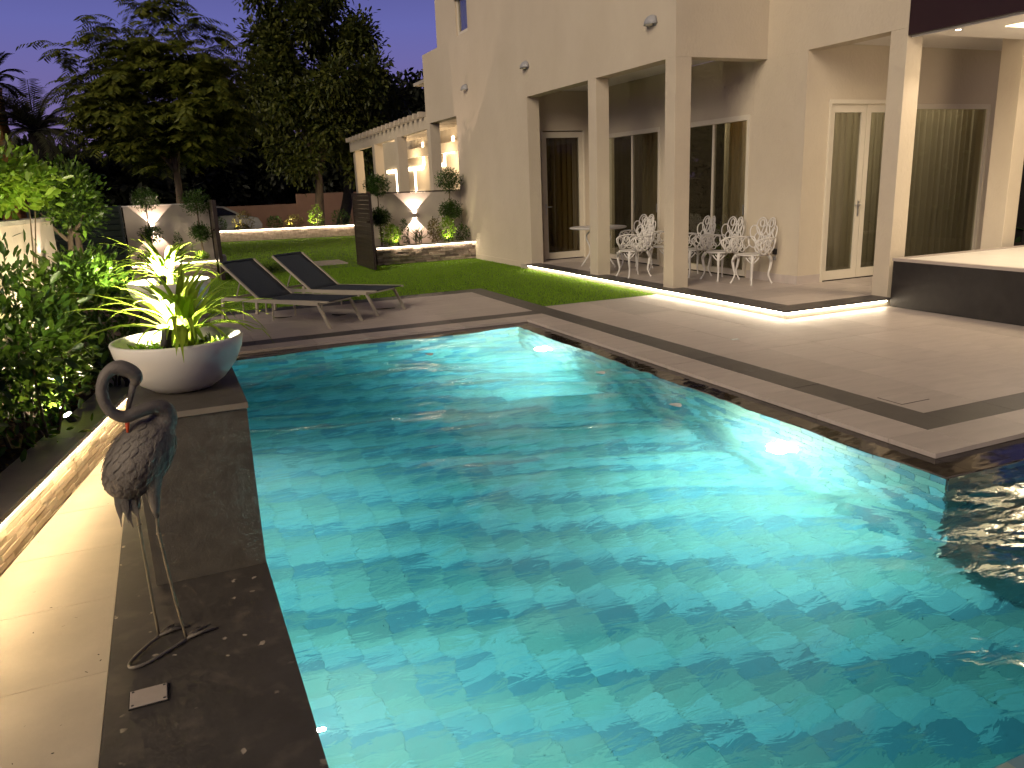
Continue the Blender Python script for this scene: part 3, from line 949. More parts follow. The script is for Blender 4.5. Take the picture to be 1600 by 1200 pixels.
# end wall of the terrace
wall(MB().box(6.85, 7.05, 14.50, 14.70, .10, 3.36))
wall(MB().box(8.02, 8.15, 14.50, 14.70, .10, 3.36))
wall(MB().box(7.05, 8.02, 14.50, 14.70, 2.62, 3.36))
wall(MB().box(6.85, 8.15, 9.64, 14.70, 3.362, 3.46), 'ceiling', 'soffit_white')
wall(MB().box(8.40, 12.7, 7.05, 8.60, 3.30, 3.40), 'ceiling', 'soffit_white')
# skirting
wall(MB().box(8.138, 8.15, 8.589, 9.66, .10, .22), 'skirting', 'deck')
wall(MB().box(8.15, 8.56, 8.588, 8.60, .10, .22), 'skirting', 'deck')
wall(MB().box(6.588, 6.60, 14.20, 17.15, -.01, .10), 'skirting', 'plaster')
# dark rooms behind the glass
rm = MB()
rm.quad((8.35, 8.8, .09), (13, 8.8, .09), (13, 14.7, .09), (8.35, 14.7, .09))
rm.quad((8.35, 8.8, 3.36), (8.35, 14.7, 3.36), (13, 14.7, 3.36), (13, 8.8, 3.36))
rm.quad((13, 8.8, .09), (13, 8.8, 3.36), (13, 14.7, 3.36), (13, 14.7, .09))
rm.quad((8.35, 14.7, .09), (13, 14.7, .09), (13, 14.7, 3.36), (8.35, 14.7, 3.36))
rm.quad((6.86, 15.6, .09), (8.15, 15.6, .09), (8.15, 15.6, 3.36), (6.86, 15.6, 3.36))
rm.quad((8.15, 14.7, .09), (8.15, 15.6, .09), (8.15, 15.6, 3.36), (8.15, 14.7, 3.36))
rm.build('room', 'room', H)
# columns
for (x0, x1, y0, y1) in ((6.60, 6.84, 11.54, 11.80), (6.60, 6.86, 9.39, 9.63), (8.15, 8.40, 7.05, 7.29), (10.25, 10.50, 7.10, 7.40)):
    MB().box(x0, x1, y0, y1, .085, ZS if x0 < 10 else 3.30).build('column', 'plaster', H, bevel=.006)
MB().box(6.60, 6.86, 20.02, 20.30, -.05, ZS).build('column', 'plaster', H)
# set back upper floor with small window
wall(MB().box(7.60, 7.85, 16.90, 19.62, 4.3, 8.6))
wall(MB().box(7.60, 7.85, 20.42, 22.0, 4.3, 8.6))
wall(MB().box(7.60, 7.85, 19.62, 20.42, 4.3, 5.36))
wall(MB().box(7.60, 7.85, 19.62, 20.42, 6.22, 8.6))
wall(MB().box(6.85, 7.60, 16.92, 22.0, 4.32, 4.40), 'roof', 'cap')
wall(MB().box(6.85, 12.0, 16.65, 16.90, ZS, 8.6))
w = MB().box(7.55, 7.66, 19.60, 20.44, 6.22, 6.30).build('window', 'frame_white', H)
MB().box(7.64, 7.70, 19.62, 19.70, 5.36, 6.22).box(7.64, 7.70, 20.34, 20.42, 5.36, 6.22).box(7.64, 7.70, 19.70, 20.34, 5.36, 5.44).build('frame', 'frame_white', w)
MB().box(7.67, 7.68, 19.70, 20.34, 5.44, 6.22).build('pane', 'window_glass', w)
MB().box(7.72, 7.75, 19.64, 20.40, 5.36, 6.22).build('blind', 'grey_plastic', w)

def curtain(parent, p0, p1, z0, z1, amp, waves, mat, nm='curtain'):
    n_ = int(waves * 10)
    p0, p1 = Vector((*p0, 0)), Vector((*p1, 0))
    d = (p1 - p0); nn = Vector((-d.y, d.x, 0)).normalized()
    V, F = [], []
    ph = random.random() * 6
    for i in range(n_ + 1):
        t = i / n_
        for zi, z in enumerate((z1, (z0 + z1) / 2, z0)):
            off = amp * (1 + .15 * zi) * math.sin(t * waves * 6.283 + ph + .4 * math.sin(t * 17)) + .3 * amp * math.sin(t * waves * 14 + zi * .4)
            q = p0 + d * t + nn * off
            V.append((q.x, q.y, z))
    for i in range(n_):
        for k in (0, 1):
            a = i * 3 + k
            F.append((a, a + 1, a + 4, a + 3))
    mb = MB(); mb.v, mb.f = V, F
    return mb.build(nm, mat, parent, smooth=True)

# terrace windows (sliding, two leaves each)
def slide_window(y0, y1, z0, z1):
    x = 8.15
    w_ = MB().box(x - .012, x + .10, y0, y1, z1 - .075, z1).build('window', 'frame_white', H)
    MB().box(x - .010, x + .098, y0, y0 + .06, z0, z1 - .075).box(x - .010, x + .098, y1 - .06, y1, z0, z1 - .075).box(x - .010, x + .098, y0 + .06, y1 - .06, z0, z0 + .09).build('frame', 'frame_white', w_)
    ym = (y0 + y1) / 2
    MB().box(x + .012, x + .06, ym - .022, ym + .022, z0 + .09, z1 - .075).build('mullion', 'frame_white', w_)
    MB().box(x + .030, x + .036, y0 + .06, ym - .022, z0 + .09, z1 - .075).build('pane', 'window_glass', w_)
    MB().box(x + .045, x + .051, ym + .022, y1 - .06, z0 + .09, z1 - .075).build('pane', 'window_glass', w_)
    MB().box(x - .02, x + .0, y0 + .075, y0 + .09, 1.05, 1.2).build('handle', 'metal', w_)
    curtain(w_, (x + .32, y0 - .1), (x + .32, y0 + .58 * (y1 - y0)), .1, 2.6, .035, 9, 'curtain')
    curtain(w_, (x + .36, y0 + .30 * (y1 - y0)), (x + .36, y0 + .5 * (y1 - y0)), .1, 2.6, .03, 3, 'curtain_gold')
slide_window(9.70, 11.45, .12, 2.50)
slide_window(12.02, 13.90, .12, 2.50)

# double door and big window facing the pool
def leaf_door(x0, x1, y, z0, z1, hside, nm='door'):
    d_ = MB().box(x0, x1, y, y + .06, z1 - .11, z1).build(nm, 'frame_white', H)
    fr = MB()
    fr.box(x0, x0 + .085, y, y + .06, z0, z1 - .11).box(x1 - .085, x1, y, y + .06, z0, z1 - .11).box(x0 + .085, x1 - .085, y, y + .06, z0, z0 + .13)
    fr.build('frame', 'frame_white', d_)
    MB().box(x0 + .085, x1 - .085, y + .025, y + .031, z0 + .13, z1 - .11).build('pane', 'window_glass', d_)
    if hside:
        xh = x1 - .045 if hside > 0 else x0 + .045
        MB().box(xh - .014, xh + .014, y - .008, y - .001, 1.0, 1.22).tube([(xh, y - .005, 1.16), (xh, y - .05, 1.16), (xh - .11 * hside, y - .05, 1.16)], .010, 8).build('handle', 'metal', d_)
    return d_
MB().box(8.565, 9.985, 8.575, 8.62, 2.535, 2.59).box(8.565, 8.602, 8.575, 8.62, .10, 2.535).build('door_frame', 'frame_white', H)
d1 = leaf_door(8.605, 9.275, 8.61, .115, 2.535, 1)
d2 = leaf_door(9.283, 9.965, 8.61, .115, 2.535, 0)
curtain(d1, (8.62, 8.98), (9.95, 8.98), .1, 2.6, .03, 12, 'curtain')
w = MB().box(10.03, 11.82, 8.61, 8.67, 2.47, 2.54).build('window', 'frame_white', H)
MB().box(10.03, 10.10, 8.61, 8.67, .11, 2.47).box(11.76, 11.82, 8.61, 8.67, .11, 2.47).box(10.10, 11.76, 8.61, 8.67, .11, .19).build('frame', 'frame_white', w)
MB().box(10.10, 11.76, 8.635, 8.641, .19, 2.47).build('pane', 'window_glass', w)
curtain(w, (9.95, 8.95), (12.0, 8.95), .1, 2.6, .04, 16, 'curtain')
# side door at the end of the terrace
d3 = leaf_door(7.09, 7.99, 14.53, .115, 2.60, -1)
MB().box(7.05, 7.085, 14.49, 14.60, .10, 2.62).box(7.992, 8.02, 14.49, 14.60, .10, 2.62).build('door_frame', 'frame_white', H)
curtain(d3, (7.0, 14.80), (8.1, 14.80), .1, 2.66, .02, 9, 'curtain_gold')

# canopy over the raised platform
cn = thing('canopy', 'dark maroon fascia canopy with pale soffit over the raised platform', 'canopy', (10.0, 5.4, 3.1))
MB().box(8.150, 8.21, 3.0, 7.045, 3.125, 4.9).build('fascia', 'fascia_dark', cn)
MB().box(8.21, 12.7, 3.0, 6.85, 3.10, 3.20).build('soffit', 'soffit_white', cn)
MB().box(8.21, 8.23, 6.85, 7.045, 3.10, 3.2).build('soffit_edge', 'soffit_white', cn)
MB().box(8.68, 9.9, 4.2, 6.25, 3.094, 3.099).build('cove_panel', 'cove_glow', cn)
for (x, y) in ((8.31, 6.53), (8.31, 5.2), (10.6, 6.5)):
    f_ = MB().lathe([(.030, -.001), (.048, -.006), (.050, .0)], (x, y, 3.10), 20).build('downlight', 'metal', cn, smooth=True)
    MB().lathe([(.0, -.0035), (.030, -.0035)], (x, y, 3.10), 16).build('bulb', 'downlight_glow', f_)
    lamp('downlight_beam', 'SPOT', (x, y, 3.085), 18, (1.0, .80, .62), f_, (x, y, 0), .03, 110, .6)
lamp('cove_light', 'POINT', (9.3, 5.3, 2.95), 62, (1.0, .78, .55), cn, None, .35)

# raised platform
pf = thing('raised_platform', 'dark stone raised platform with cream top beside the terrace column', 'platform', (9.6, 5.6, 0))
MB().box(8.11, 11.6, 4.0, 6.96, .0, .555).build('side_panel', 'box_dark', pf)
MB().box(8.10, 11.6, 6.90, 6.97, .556, .59).box(8.10, 8.17, 4.0, 6.90, .556, .59).build('rim', 'grey_plate', pf)
MB().box(8.172, 11.6, 4.0, 6.898, .556, .578).build('top_slab', 'plaster_white', pf)

# light strips of the terrace step
ts = tag(MB().box(6.500, 6.516, 7.03, 14.12, .056, .070).build('light_strip', 'led_step'), 'warm light strip under the terrace edge beside lawn', 'light strip')
tag(MB().box(6.52, 8.10, 7.000, 7.016, .056, .070).build('light_strip', 'led_step'), 'warm light strip under the short terrace edge near dark platform', 'light strip')

# slatted timber wall at the far right
pw = thing('plank_wall', 'weathered brown plank screen at the right edge behind the column', 'screen', (13.0, 8.3, 0))
for k in range(11):
    MB().box(12.3, 14.6, 8.10 + random.uniform(0, .012), 8.14, .05 + k * .15, .05 + k * .15 + .138).build('plank', 'plank', pw)
MB().box(12.3, 14.6, 8.15, 8.2, .05, 1.7).build('backing', 'black', pw)

# pergola
pg = thing('pergola', 'white pergola with glowing wall frames left of the villa', 'pergola', (6.5, 23.5, 0))
PA, PB = Vector((6.62, 20.305, 3.10)), Vector((6.12, 27.2, 2.86))
pd = (PB - PA); pdn = pd.normalized(); side = Vector((1, .07, 0)).normalized()
MB().obox(PA, pd, side * .14, (0, 0, .30)).build('beam', 'plaster', pg)
for (x, y) in ((6.20, 26.85), (6.26, 24.5), (6.37, 22.3)):
    zt = 3.10 + (2.86 - 3.10) * (y - 20.3) / 6.9
    MB().box(x, x + .27, y, y + .27, -.05, zt).build('post', 'plaster', pg)
for k in range(19):
    t_ = (k + .4) / 19
    q = PA + pd * t_ + Vector((0, 0, .302))
    MB().obox(q - side * .16, side * 2.2, pdn * .09, (0, 0, .13)).build('rafter', 'plaster', pg)
MB().box(8.29, 8.5, 18.1, 31.5, -.05, 3.6).build('back_wall', 'plaster', pg)
MB().obox((8.1, 20.4, 2.62), (0, 8.5, 0), (.14, 0, 0), (0, 0, .28)).build('inner_beam', 'plaster', pg)
lamp('pergola_fill', 'POINT', (7.6, 22.8, 2.4), 42, (1.0, .74, .46), pg, None, .25)  # bare fill lamps added to warm the beams and back wall
lamp('pergola_fill', 'POINT', (7.6, 26.2, 2.4), 42, (1.0, .74, .46), pg, None, .25)

# unseen hedges added behind and beside the viewer to block sky reflections and fill
def hedge(label, x0, x1, y0, y1, h):
    t = thing('hedge', label, 'hedge', ((x0 + x1) / 2, (y0 + y1) / 2, -.09), 0, 'unseen added hedges that block sky light')
    MB().box(x0 + .12, x1 - .12, y0 + .12, y1 - .12, -.09, h - .12).build('core', 'bark_dark', t)
    n_ = 5000
    f_ = rng.integers(0, 5, n_); u = rng.random(n_); v = rng.random(n_); w_ = rng.random(n_)
    P = np.stack([x0 + u * (x1 - x0), y0 + v * (y1 - y0), w_ * h], -1)
    P[f_ == 0, 0] = x0 + .1; P[f_ == 1, 0] = x1 - .1; P[f_ == 2, 1] = y0 + .1; P[f_ == 3, 1] = y1 - .1; P[f_ == 4, 2] = h - .1
    link('foliage', leaves('foliage', P, rng.normal(0, 1, (n_, 3)), .3, .12, 'leaf_dark'), 'leaf_dark', t)
hedge('unseen hedge added behind the viewer to block sky light', -11, 19, -9.6, -8.4, 3.0)
hedge('unseen hedge added on the far right to darken window reflections', 17.8, 19, -8.4, 16, 3.4)

rl = thing('curtain_fill_lamp', 'warm lamp added inside the villa to brighten the curtains', 'lamp', (9.6, 10.6, 3.3))  # unseen lamp added so the curtains show
MB().lathe([(0, 0), (.12, .0), (.16, .06), (.05, .10), (0, .10)], (9.6, 10.6, 3.10), 20).build('shade', 'bowl_white', rl, smooth=True)
MB().tube([(9.6, 10.6, 3.20), (9.6, 10.6, 3.36)], .01, 6).build('rod', 'metal', rl)
lamp('curtain_fill', 'POINT', (9.6, 10.6, 3.02), 80, (1.0, .84, .62), rl, None, .1)
rl = thing('curtain_fill_lamp', 'second warm lamp added inside the villa to brighten the big window curtain', 'lamp', (11.2, 10.2, 3.3))  # another unseen lamp added for the big window curtain
MB().lathe([(0, 0), (.12, .0), (.16, .06), (.05, .10), (0, .10)], (11.2, 10.2, 3.10), 20).build('shade', 'bowl_white', rl, smooth=True)
MB().tube([(11.2, 10.2, 3.20), (11.2, 10.2, 3.36)], .01, 6).build('rod', 'metal', rl)
lamp('curtain_fill', 'POINT', (11.2, 10.2, 3.02), 80, (1.0, .84, .62), rl, None, .1)
def frame_light(label, bars):
    t = thing('wall_light', label, 'lamp', (8.28, bars[0][0], 1.5))
    for (ya, za, yb, zb) in bars:
        k = .885
        ya, yb = ya * k, yb * k
        za, zb = 1.65 + (za - 1.65) * k, 1.65 + (zb - 1.65) * k
        hw = .055
        MB().box(8.26, 8.285, min(ya, yb) - hw, max(ya, yb) + hw, min(za, zb) - .05, max(za, zb) + .05).build('light_bar', 'led_frame', t)
frame_light('glowing angular wall frame seen between the two far pergola posts', [(34.6, 2.33, 33.2, 2.33), (33.2, 2.20, 33.2, 1.30)])
frame_light('glowing T shaped wall frame seen in the middle pergola bay', [(29.35, 3.2, 29.35, 2.48), (31.6, 2.35, 29.5, 2.35), (30.55, 2.22, 30.55, 1.5), (31.4, 1.40, 29.5, 1.40)])
frame_light('glowing stepped wall frame in the bay next to the villa', [(25.97, 3.2, 25.97, 2.9), (26.95, 2.79, 25.97, 2.79), (26.95, 2.66, 26.95, 2.5), (27.55, 2.37, 26.95, 2.37), (27.55, 2.24, 27.55, 1.6)])

# ---- wall lamps on the facade (unlit half domes)
def wall_lamp(label, x, y, z):
    t = thing('wall_lamp', label, 'lamp', (x, y, z), 0, 'unlit lamps on the villa facade')
    prof = []
    mb = MB()
    n_ = 10
    for i in range(n_ + 1):
        a = math.pi * i / n_
        pass
    # quarter dome opening downwards
    V, F = [], []
    for i in range(9):
        th = math.pi * i / 8
        for j in range(6):
            ph = (math.pi / 2) * j / 5
            V.append((x - .11 * math.sin(th) * math.cos(ph), y - .12 * math.cos(th) * math.cos(ph) if True else y, z + .12 * math.sin(ph) * 1.0))
    for i in range(8):
        for j in range(5):
            a = i * 6 + j
            F.append((a, a + 6, a + 7, a + 1))
    mb.v, mb.f = V, F
    o = mb.build('hood', 'grey_plastic', t, smooth=True)
    sm = o.modifiers.new('solid', 'SOLIDIFY'); sm.thickness = .012
    MB().box(x - .012, x, y - .10, y + .10, z - .02, z + .10).build('back_plate', 'grey_plastic', t)
    MB().lathe([(0, 0), (.05, .0), (.06, .05), (.02, .08), (0, .08)], (x - .055, y, z - .01), 12).build('bulb', 'bowl_white', t, smooth=True)
wall_lamp('grey half dome wall lamp above the second terrace column', 6.60, 9.95, 3.70)
wall_lamp('grey half dome wall lamp near the middle of the facade', 6.60, 14.12, 3.71)
wall_lamp('grey half dome wall lamp at the far end of the facade', 6.60, 17.31, 3.69)

# ---- up and down sconces
def sconce(label, x, y, z, p=30):
    t = thing('sconce', label, 'lamp', (x, y, z), 0, 'up and down lights on the garden walls')
    MB().box(x - .045, x + .045, y - .085, y - .001, z - .055, z + .055).build('housing', 'grey_plate', t, bevel=.004)
    for s in (-1, 1):
        MB().box(x - .036, x + .036, y - .078, y - .010, z + s * .057 - .001, z + s * .057 + .001).build('lens', 'sconce_glow', t)
        lamp('sconce_beam', 'SPOT', (x, y - .055, z + s * .062), p, (1.0, .72, .56), t, (x, y - .01, z + s * .5), .006, 92, .05)
sconce('wall sconce throwing an X of light above the right planter', 5.42, 18.0, 1.02, 55)
sconce('wall sconce glowing behind the left ball shrub', -.16, 18.0, 1.03, 42)

# narrow uplight on the boundary wall
up_ = B0 + TW * 5.32 + NW * .07
ul = thing('wall_spotlight', 'small spotlight sending a narrow beam up the tan garden wall', 'lamp', (up_.x, up_.y, 1.0))
MB().tube([(up_.x, up_.y, .98), (up_.x, up_.y, 1.08)], .03, 10).build('housing', 'grey_plastic', ul)
MB().obox(Vector((up_.x, up_.y, 1.0)) - NW * .07 - TW * .01, TW * .02, NW * .05, (0, 0, .03)).build('bracket', 'grey_plastic', ul)
lamp('wall_beam', 'SPOT', (up_.x, up_.y, 1.085), 7, (1.0, .76, .68), ul, tuple(Vector((up_.x, up_.y, 1.6)) - NW * .09), .01, 42, .3)

# ---- pool lights
def pool_light(label, x, y, z, nx, p=110):
    t = thing('pool_light', label, 'lamp', (x, y, z), 0, 'underwater pool lights')
    mb = MB(); seg = 24
    for nm, r0, r1, d, mat in (('ring', .070, .092, .012, 'metal'), ('lens', 0, .070, .016, 'pool_lamp')):
        mb = MB()
        V, F = [], []
        for s in range(seg):
            a = 6.2832 * s / seg
            for r_ in (r0, r1):
                V.append((x + nx * d, y + math.cos(a) * r_, z + math.sin(a) * r_))
        for s in range(seg):
            s2 = (s + 1) % seg
            F.append((2 * s, 2 * s + 1, 2 * s2 + 1, 2 * s2))
        mb.v, mb.f = V, F
        mb.build(nm, mat, t)
    lamp('pool_beam', 'POINT', (x + nx * (.11 if nx < 0 else .035), y, z), p, (1.0, 1.0, .84), t, None, .05 if nx < 0 else .006)
pool_light('bright round underwater lamp on the far right pool wall', 3.78, 7.72, -.56, -1, 88)
pool_light('bright round underwater lamp nearest the deck corner', 3.78, 3.99, -.50, -1, 106)
pool_light('round underwater lamp on the left pool wall near the bottom edge', .24, 2.42, -.24, 1, 104)
pool_light('underwater lamp added on the left pool wall for the glow by the near pedestal', .24, 5.2, -.50, 1, 36)  # added lamp standing in for the bowl spot's reflection in the water

# ---- pedestals and planted bowls
def pedestal(label, y0, y1):
    t = thing('pedestal', label, 'pedestal', (0, (y0 + y1) / 2, 0), 0, 'dark pedestals between walk and pool')
    MB().box(-.228, .236, y0, y1, .001, .742).build('block', 'pedestal_dark', t)
    MB().box(-.235, .243, y0 - .008, y1 + .006, .744, .772).build('top_slab', 'pedestal_dark', t, bevel=.003)
    MB().box(-.234, .242, y0 - .011, y0 - .009, .746, .771).build('edge_trim', 'slab_edge', t)
pedestal('near dark stone pedestal under the front planted bowl', 3.50, 4.32)
pedestal('farther dark stone pedestal behind the front bowl', 6.20, 7.02)

def bowl(label, x, y, z, s, seed):
    global rng
    t = thing('bowl', label, 'bowl', (x, y, z), 0, 'white bowls with grassy plants')
    prof = [(0, .0), (.10, .0), (.135, .008), (.19, .045), (.245, .11), (.278, .18), (.290, .235), (.286, .243), (.272, .243), (.262, .20), (.22, .12), (0, .10)]
    MB().lathe([(r_ * s, h_ * s) for r_, h_ in prof], (x, y, z), 56).build('shell', 'bowl_white', t, smooth=True)
    MB().lathe([(0, .185 * s), (.13 * s, .19 * s), (.262 * s, .178 * s)], (x, y, z), 30).build('soil', 'soil', t, smooth=True)
    return t, z + .185 * s
def spider(label, x, y, z, s, n_, seed):
    r_ = np.random.default_rng(seed)
    t = thing('spider_plant', label, 'plant', (x, y, z), 0, 'grassy plants in the bowls')
    for k in range(n_):
        a = r_.uniform(0, 6.283)
        if k < n_ * .48: el, L_ = r_.uniform(60, 86), r_.uniform(.30, .48)
        else: el, L_ = r_.uniform(25, 68), r_.uniform(.34, .62)
        L_ *= s
        w_ = r_.uniform(.009, .016) * s
        droop = r_.uniform(.9, 2.3)
        p = np.array([x + r_.normal(0, .018) * s, y + r_.normal(0, .018) * s, z])
        th = math.radians(el)
        mb = MB()
        sd = np.array([-math.sin(a), math.cos(a), 0])
        m_ = 11
        for i in range(m_ + 1):
            u = i / m_
            ww = w_ * (1 - u ** 2.2) * (.75 + .6 * math.sin(min(1, u * 1.6) * 1.57)) + .0006
            upv = np.array([0, 0, .35 * ww])
            mb.v += [tuple(p - sd * ww + upv), tuple(p), tuple(p + sd * ww + upv)]
            d = np.array([math.cos(a) * math.cos(th), math.sin(a) * math.cos(th), math.sin(th)])
            p = p + d * L_ / m_
            if math.hypot(p[0] - x, p[1] - y) < .40 * s: p[2] = max(p[2], z + .070 * s)
            th -= droop / m_ * (0.5 + u)
        for i in range(m_):
            b0 = i * 3
            mb.f += [(b0, b0 + 1, b0 + 4, b0 + 3), (b0 + 1, b0 + 2, b0 + 5, b0 + 4)]
        mb.build('blade', 'leaf_spider', t, smooth=True)
    n2 = 420
    rr = .245 * s * np.sqrt(r_.random(n2)); aa = r_.uniform(0, 6.283, n2)
    Pu = np.stack([x + rr * np.cos(aa) - .03, y + rr * np.sin(aa) - .06, np.full(n2, z + .004)], -1)
    Du = np.stack([r_.normal(0, 1, n2), r_.normal(0, 1, n2), r_.uniform(.1, .9, n2)], -1)
    link('undergrowth', leaves('undergrowth', Pu, Du, r_.uniform(.03, .06, n2), r_.uniform(.008, .016, n2), 'leaf_lime', LEAF_LANCE), 'leaf_lime', t)
    return t
def bowl_spot(label, x, y, z, tgt, p):
    t = thing('spotlight', label, 'lamp', (x, y, z), 0, 'spike spotlights in the bowls')
    MB().tube([(x - .014, y, z - .02), (x - .014, y, z + .05)], .005, 6).tube([(x + .014, y, z - .02), (x + .014, y, z + .05)], .005, 6).build('bracket', 'black', t)
    c = Vector((x, y, z + .065)); d = (Vector(tgt) - c).normalized()
    MB().tube([tuple(c - d * .045), tuple(c - d * .035), tuple(c + d * .03), tuple(c + d * .042)], [.012, .022, .027, .028], 14).build('housing', 'box_dark', t, smooth=True)
    e_ = c + d * .0425
    MB().tube([tuple(e_), tuple(e_ + d * .001)], .023, 14).build('lens', 'spot_glow', t)
    lamp('spot_beam', 'SPOT', tuple(e_ + d * .012), p, (1.0, .93, .62), t, tgt, .015, 178, .3)
b1, z1 = bowl('front white bowl planter on the near pedestal', 0.0, 3.93, .772, 1.0, 1)
spider('lit grassy plant spilling out of the front bowl', .03, 3.99, z1, 1.0, 84, 3)
bowl_spot('small spike spotlight among the leaves of the front bowl', -.045, 3.84, z1 + .004, (.05, 4.02, z1 + .34), 190)
b2, z2 = bowl('rear white bowl planter on the farther pedestal', 0.0, 6.62, .772, 1.04, 2)
spider('lit grassy plant spilling out of the rear bowl', -.02, 6.70, z2, 1.05, 70, 9)
bowl_spot('small spike spotlight among the leaves of the rear bowl', -.04, 6.46, z2 + .004, (.0, 6.72, z2 + .34), 170)
ml = thing('path_light', 'small mushroom topped garden light behind the front bowl', 'lamp', (.12, 4.62, 0))
MB().tube([(.03, 4.75, 0), (.03, 4.75, 1.02)], .012, 8).build('stem', 'palm_bark_lit', ml)
MB().lathe([(0, .035), (.03, .03), (.042, .008), (.035, 0), (0, 0)], (.03, 4.75, 1.02), 16).build('cap', 'grey_plate', ml, smooth=True)

# ---- bronze bird statue
def P3(u, v, y=3.03):           # drawing of the bird: u across (m), v height (m) in the plane y
    return (u, y, v)
bird = thing('bird_statue', 'bronze wading bird statue with curved neck standing on the coping', 'statue', (-.18, 3.02, 0))
# body: loft along its axis
axis = spline([(-.092, 3.05, .862), (-.110, 3.045, .832), (-.145, 3.035, .785), (-.185, 3.03, .735), (-.225, 3.03, .682), (-.262, 3.035, .632), (-.282, 3.04, .602)], 6)
rad = np.interp(np.linspace(0, 1, len(axis)), [0, .15, .35, .52, .7, .85, .95, 1], [.034, .066, .096, .102, .090, .064, .038, .014])
neck = spline([(-.092, 3.05, .850), (-.078, 3.045, .880), (-.088, 3.03, .908), (-.120, 3.01, .922), (-.165, 2.99, .916), (-.205, 2.975, .908), (-.240, 2.965, .930), (-.259, 2.96, .972), (-.261, 2.96, 1.020), (-.243, 2.965, 1.064), (-.212, 2.97, 1.086), (-.180, 2.975, 1.078), (-.155, 2.98, 1.056), (-.152, 2.985, 1.034), (-.165, 2.99, 1.014)], 6)
nrad = np.interp(np.linspace(0, 1, len(neck)), [0, .08, .2, .4, .6, .68, .76, .84, .92, 1], [.052, .040, .026, .021, .020, .022, .028, .026, .022, .013])
bm_ = MB()
bm_.tube(axis, list(rad), 24)
bm_.tube(neck, list(nrad), 16)
body = bm_.build('body', 'bronze', bird, smooth=True)
rmod = body.modifiers.new('remesh', 'REMESH'); rmod.mode = 'VOXEL'; rmod.voxel_size = .006; rmod.use_smooth_shade = True
sm_ = body.modifiers.new('smooth', 'SMOOTH'); sm_.factor = .5; sm_.iterations = 3
MB().tube([(-.163, 2.990, 1.018), (-.174, 2.995, .985), (-.192, 3.0, .935), (-.200, 3.0, .90)], [.013, .011, .008, .007], 8).build('beak', 'bronze', bird, smooth=True)
MB().tube([(-.200, 3.0, .90), (-.204, 2.995, .868), (-.206, 2.99, .846)], [.0078, .0068, .0035], 8).build('beak_tip', 'orange_red', bird, smooth=True)
# wing feathers laid over the body
fe = random.Random(4)
def feather(p, d, L_, w_, nrm):
    p, d, nrm = Vector(p), Vector(d).normalized(), Vector(nrm).normalized()
    sd = d.cross(nrm).normalized()
    mb = MB(); m_ = 5
    for i in range(m_ + 1):
        u = i / m_
        ww = w_ * math.sin(min(1, .25 + u * .9) * 3.0) if u < 1 else .0008
        ww = max(ww, .001)
        q = p + d * (L_ * u) + nrm * (.001 + .0055 * u)
        mb.v += [tuple(q - sd * ww), tuple(q + nrm * .0025), tuple(q + sd * ww)]
    for i in range(m_):
        b0 = i * 3
        mb.f += [(b0, b0 + 1, b0 + 4, b0 + 3), (b0 + 1, b0 + 2, b0 + 5, b0 + 4)]
    mb.build('feather', 'bronze', bird, smooth=True)
na = len(axis)
def body_pt(k, a):
    k = min(k, na - 1)
    t_ = (Vector(axis[min(k + 1, na - 1)]) - Vector(axis[max(k - 1, 0)])).normalized()
    n1 = t_.cross(Vector((0, 1, 0))).normalized()
    n2 = t_.cross(n1).normalized()
    nv = n2 * math.cos(a) + n1 * math.sin(a)
    return Vector(axis[k]) + nv * rad[k] * 1.0, nv
for k in range(6, na - 5, 2):
    for j in range(12):
        a = math.radians(j * 30 + (15 if k % 4 else 0) + fe.uniform(-7, 7))
        p0_, nv = body_pt(k, a)
        p1_, _ = body_pt(k + 5, a)
        feather(p0_, p1_ - p0_, fe.uniform(.036, .046), fe.uniform(.009, .012), nv)
# drooping tail
for (x0_, z0_, dx, L_, w_) in ((-.268, .650, -.06, .15, .015), (-.262, .645, .14, .16, .018), (-.252, .640, .30, .15, .017), (-.258, .640, .05, .13, .016)):
    feather((x0_, 2.985 + abs(dx) * .04, z0_), (dx, .05, -1), L_, w_, (0, -1, 0))
# legs
MB().tube([(-.212, 3.03, .70), (-.213, 3.03, .655), (-.216, 3.03, .60), (-.218, 3.03, .555), (-.219, 3.03, .54)], [.036, .030, .017, .011, .008], 12).build('thigh', 'bronze', bird, smooth=True)
MB().tube(spline([(-.219, 3.03, .545), (-.222, 3.03, .50), (-.2225, 3.03, .478), (-.2225, 3.03, .455), (-.222, 3.035, .25), (-.219, 3.04, .012)], 5), [.0055] * 9 + [.0075, .010, .0095, .007] + [.0052] * 13, 8).build('leg', 'bronze_leg', bird, smooth=True)
MB().tube([(-.145, 3.0, .76), (-.150, 3.0, .69), (-.156, 2.995, .615), (-.158, 2.99, .545), (-.157, 2.99, .51)], [.050, .042, .026, .015, .008], 12).build('thigh', 'bronze', bird, smooth=True)
MB().tube(spline([(-.157, 2.99, .515), (-.160, 2.985, .47), (-.160, 2.985, .448), (-.158, 2.985, .425), (-.142, 2.975, .2), (-.122, 2.968, .012)], 5), [.0055] * 9 + [.0075, .0085, .008, .007] + [.0052] * 13, 8).build('leg', 'bronze_leg', bird, smooth=True)
MB().tube(spline([(-.219, 3.04, .010), (-.262, 2.985, .010), (-.312, 2.905, .010), (-.318, 2.868, .010), (-.295, 2.855, .010), (-.245, 2.872, .010), (-.175, 2.925, .010), (-.122, 2.968, .010)], 5), .0065, 8).build('base_rod', 'bronze', bird, smooth=True)
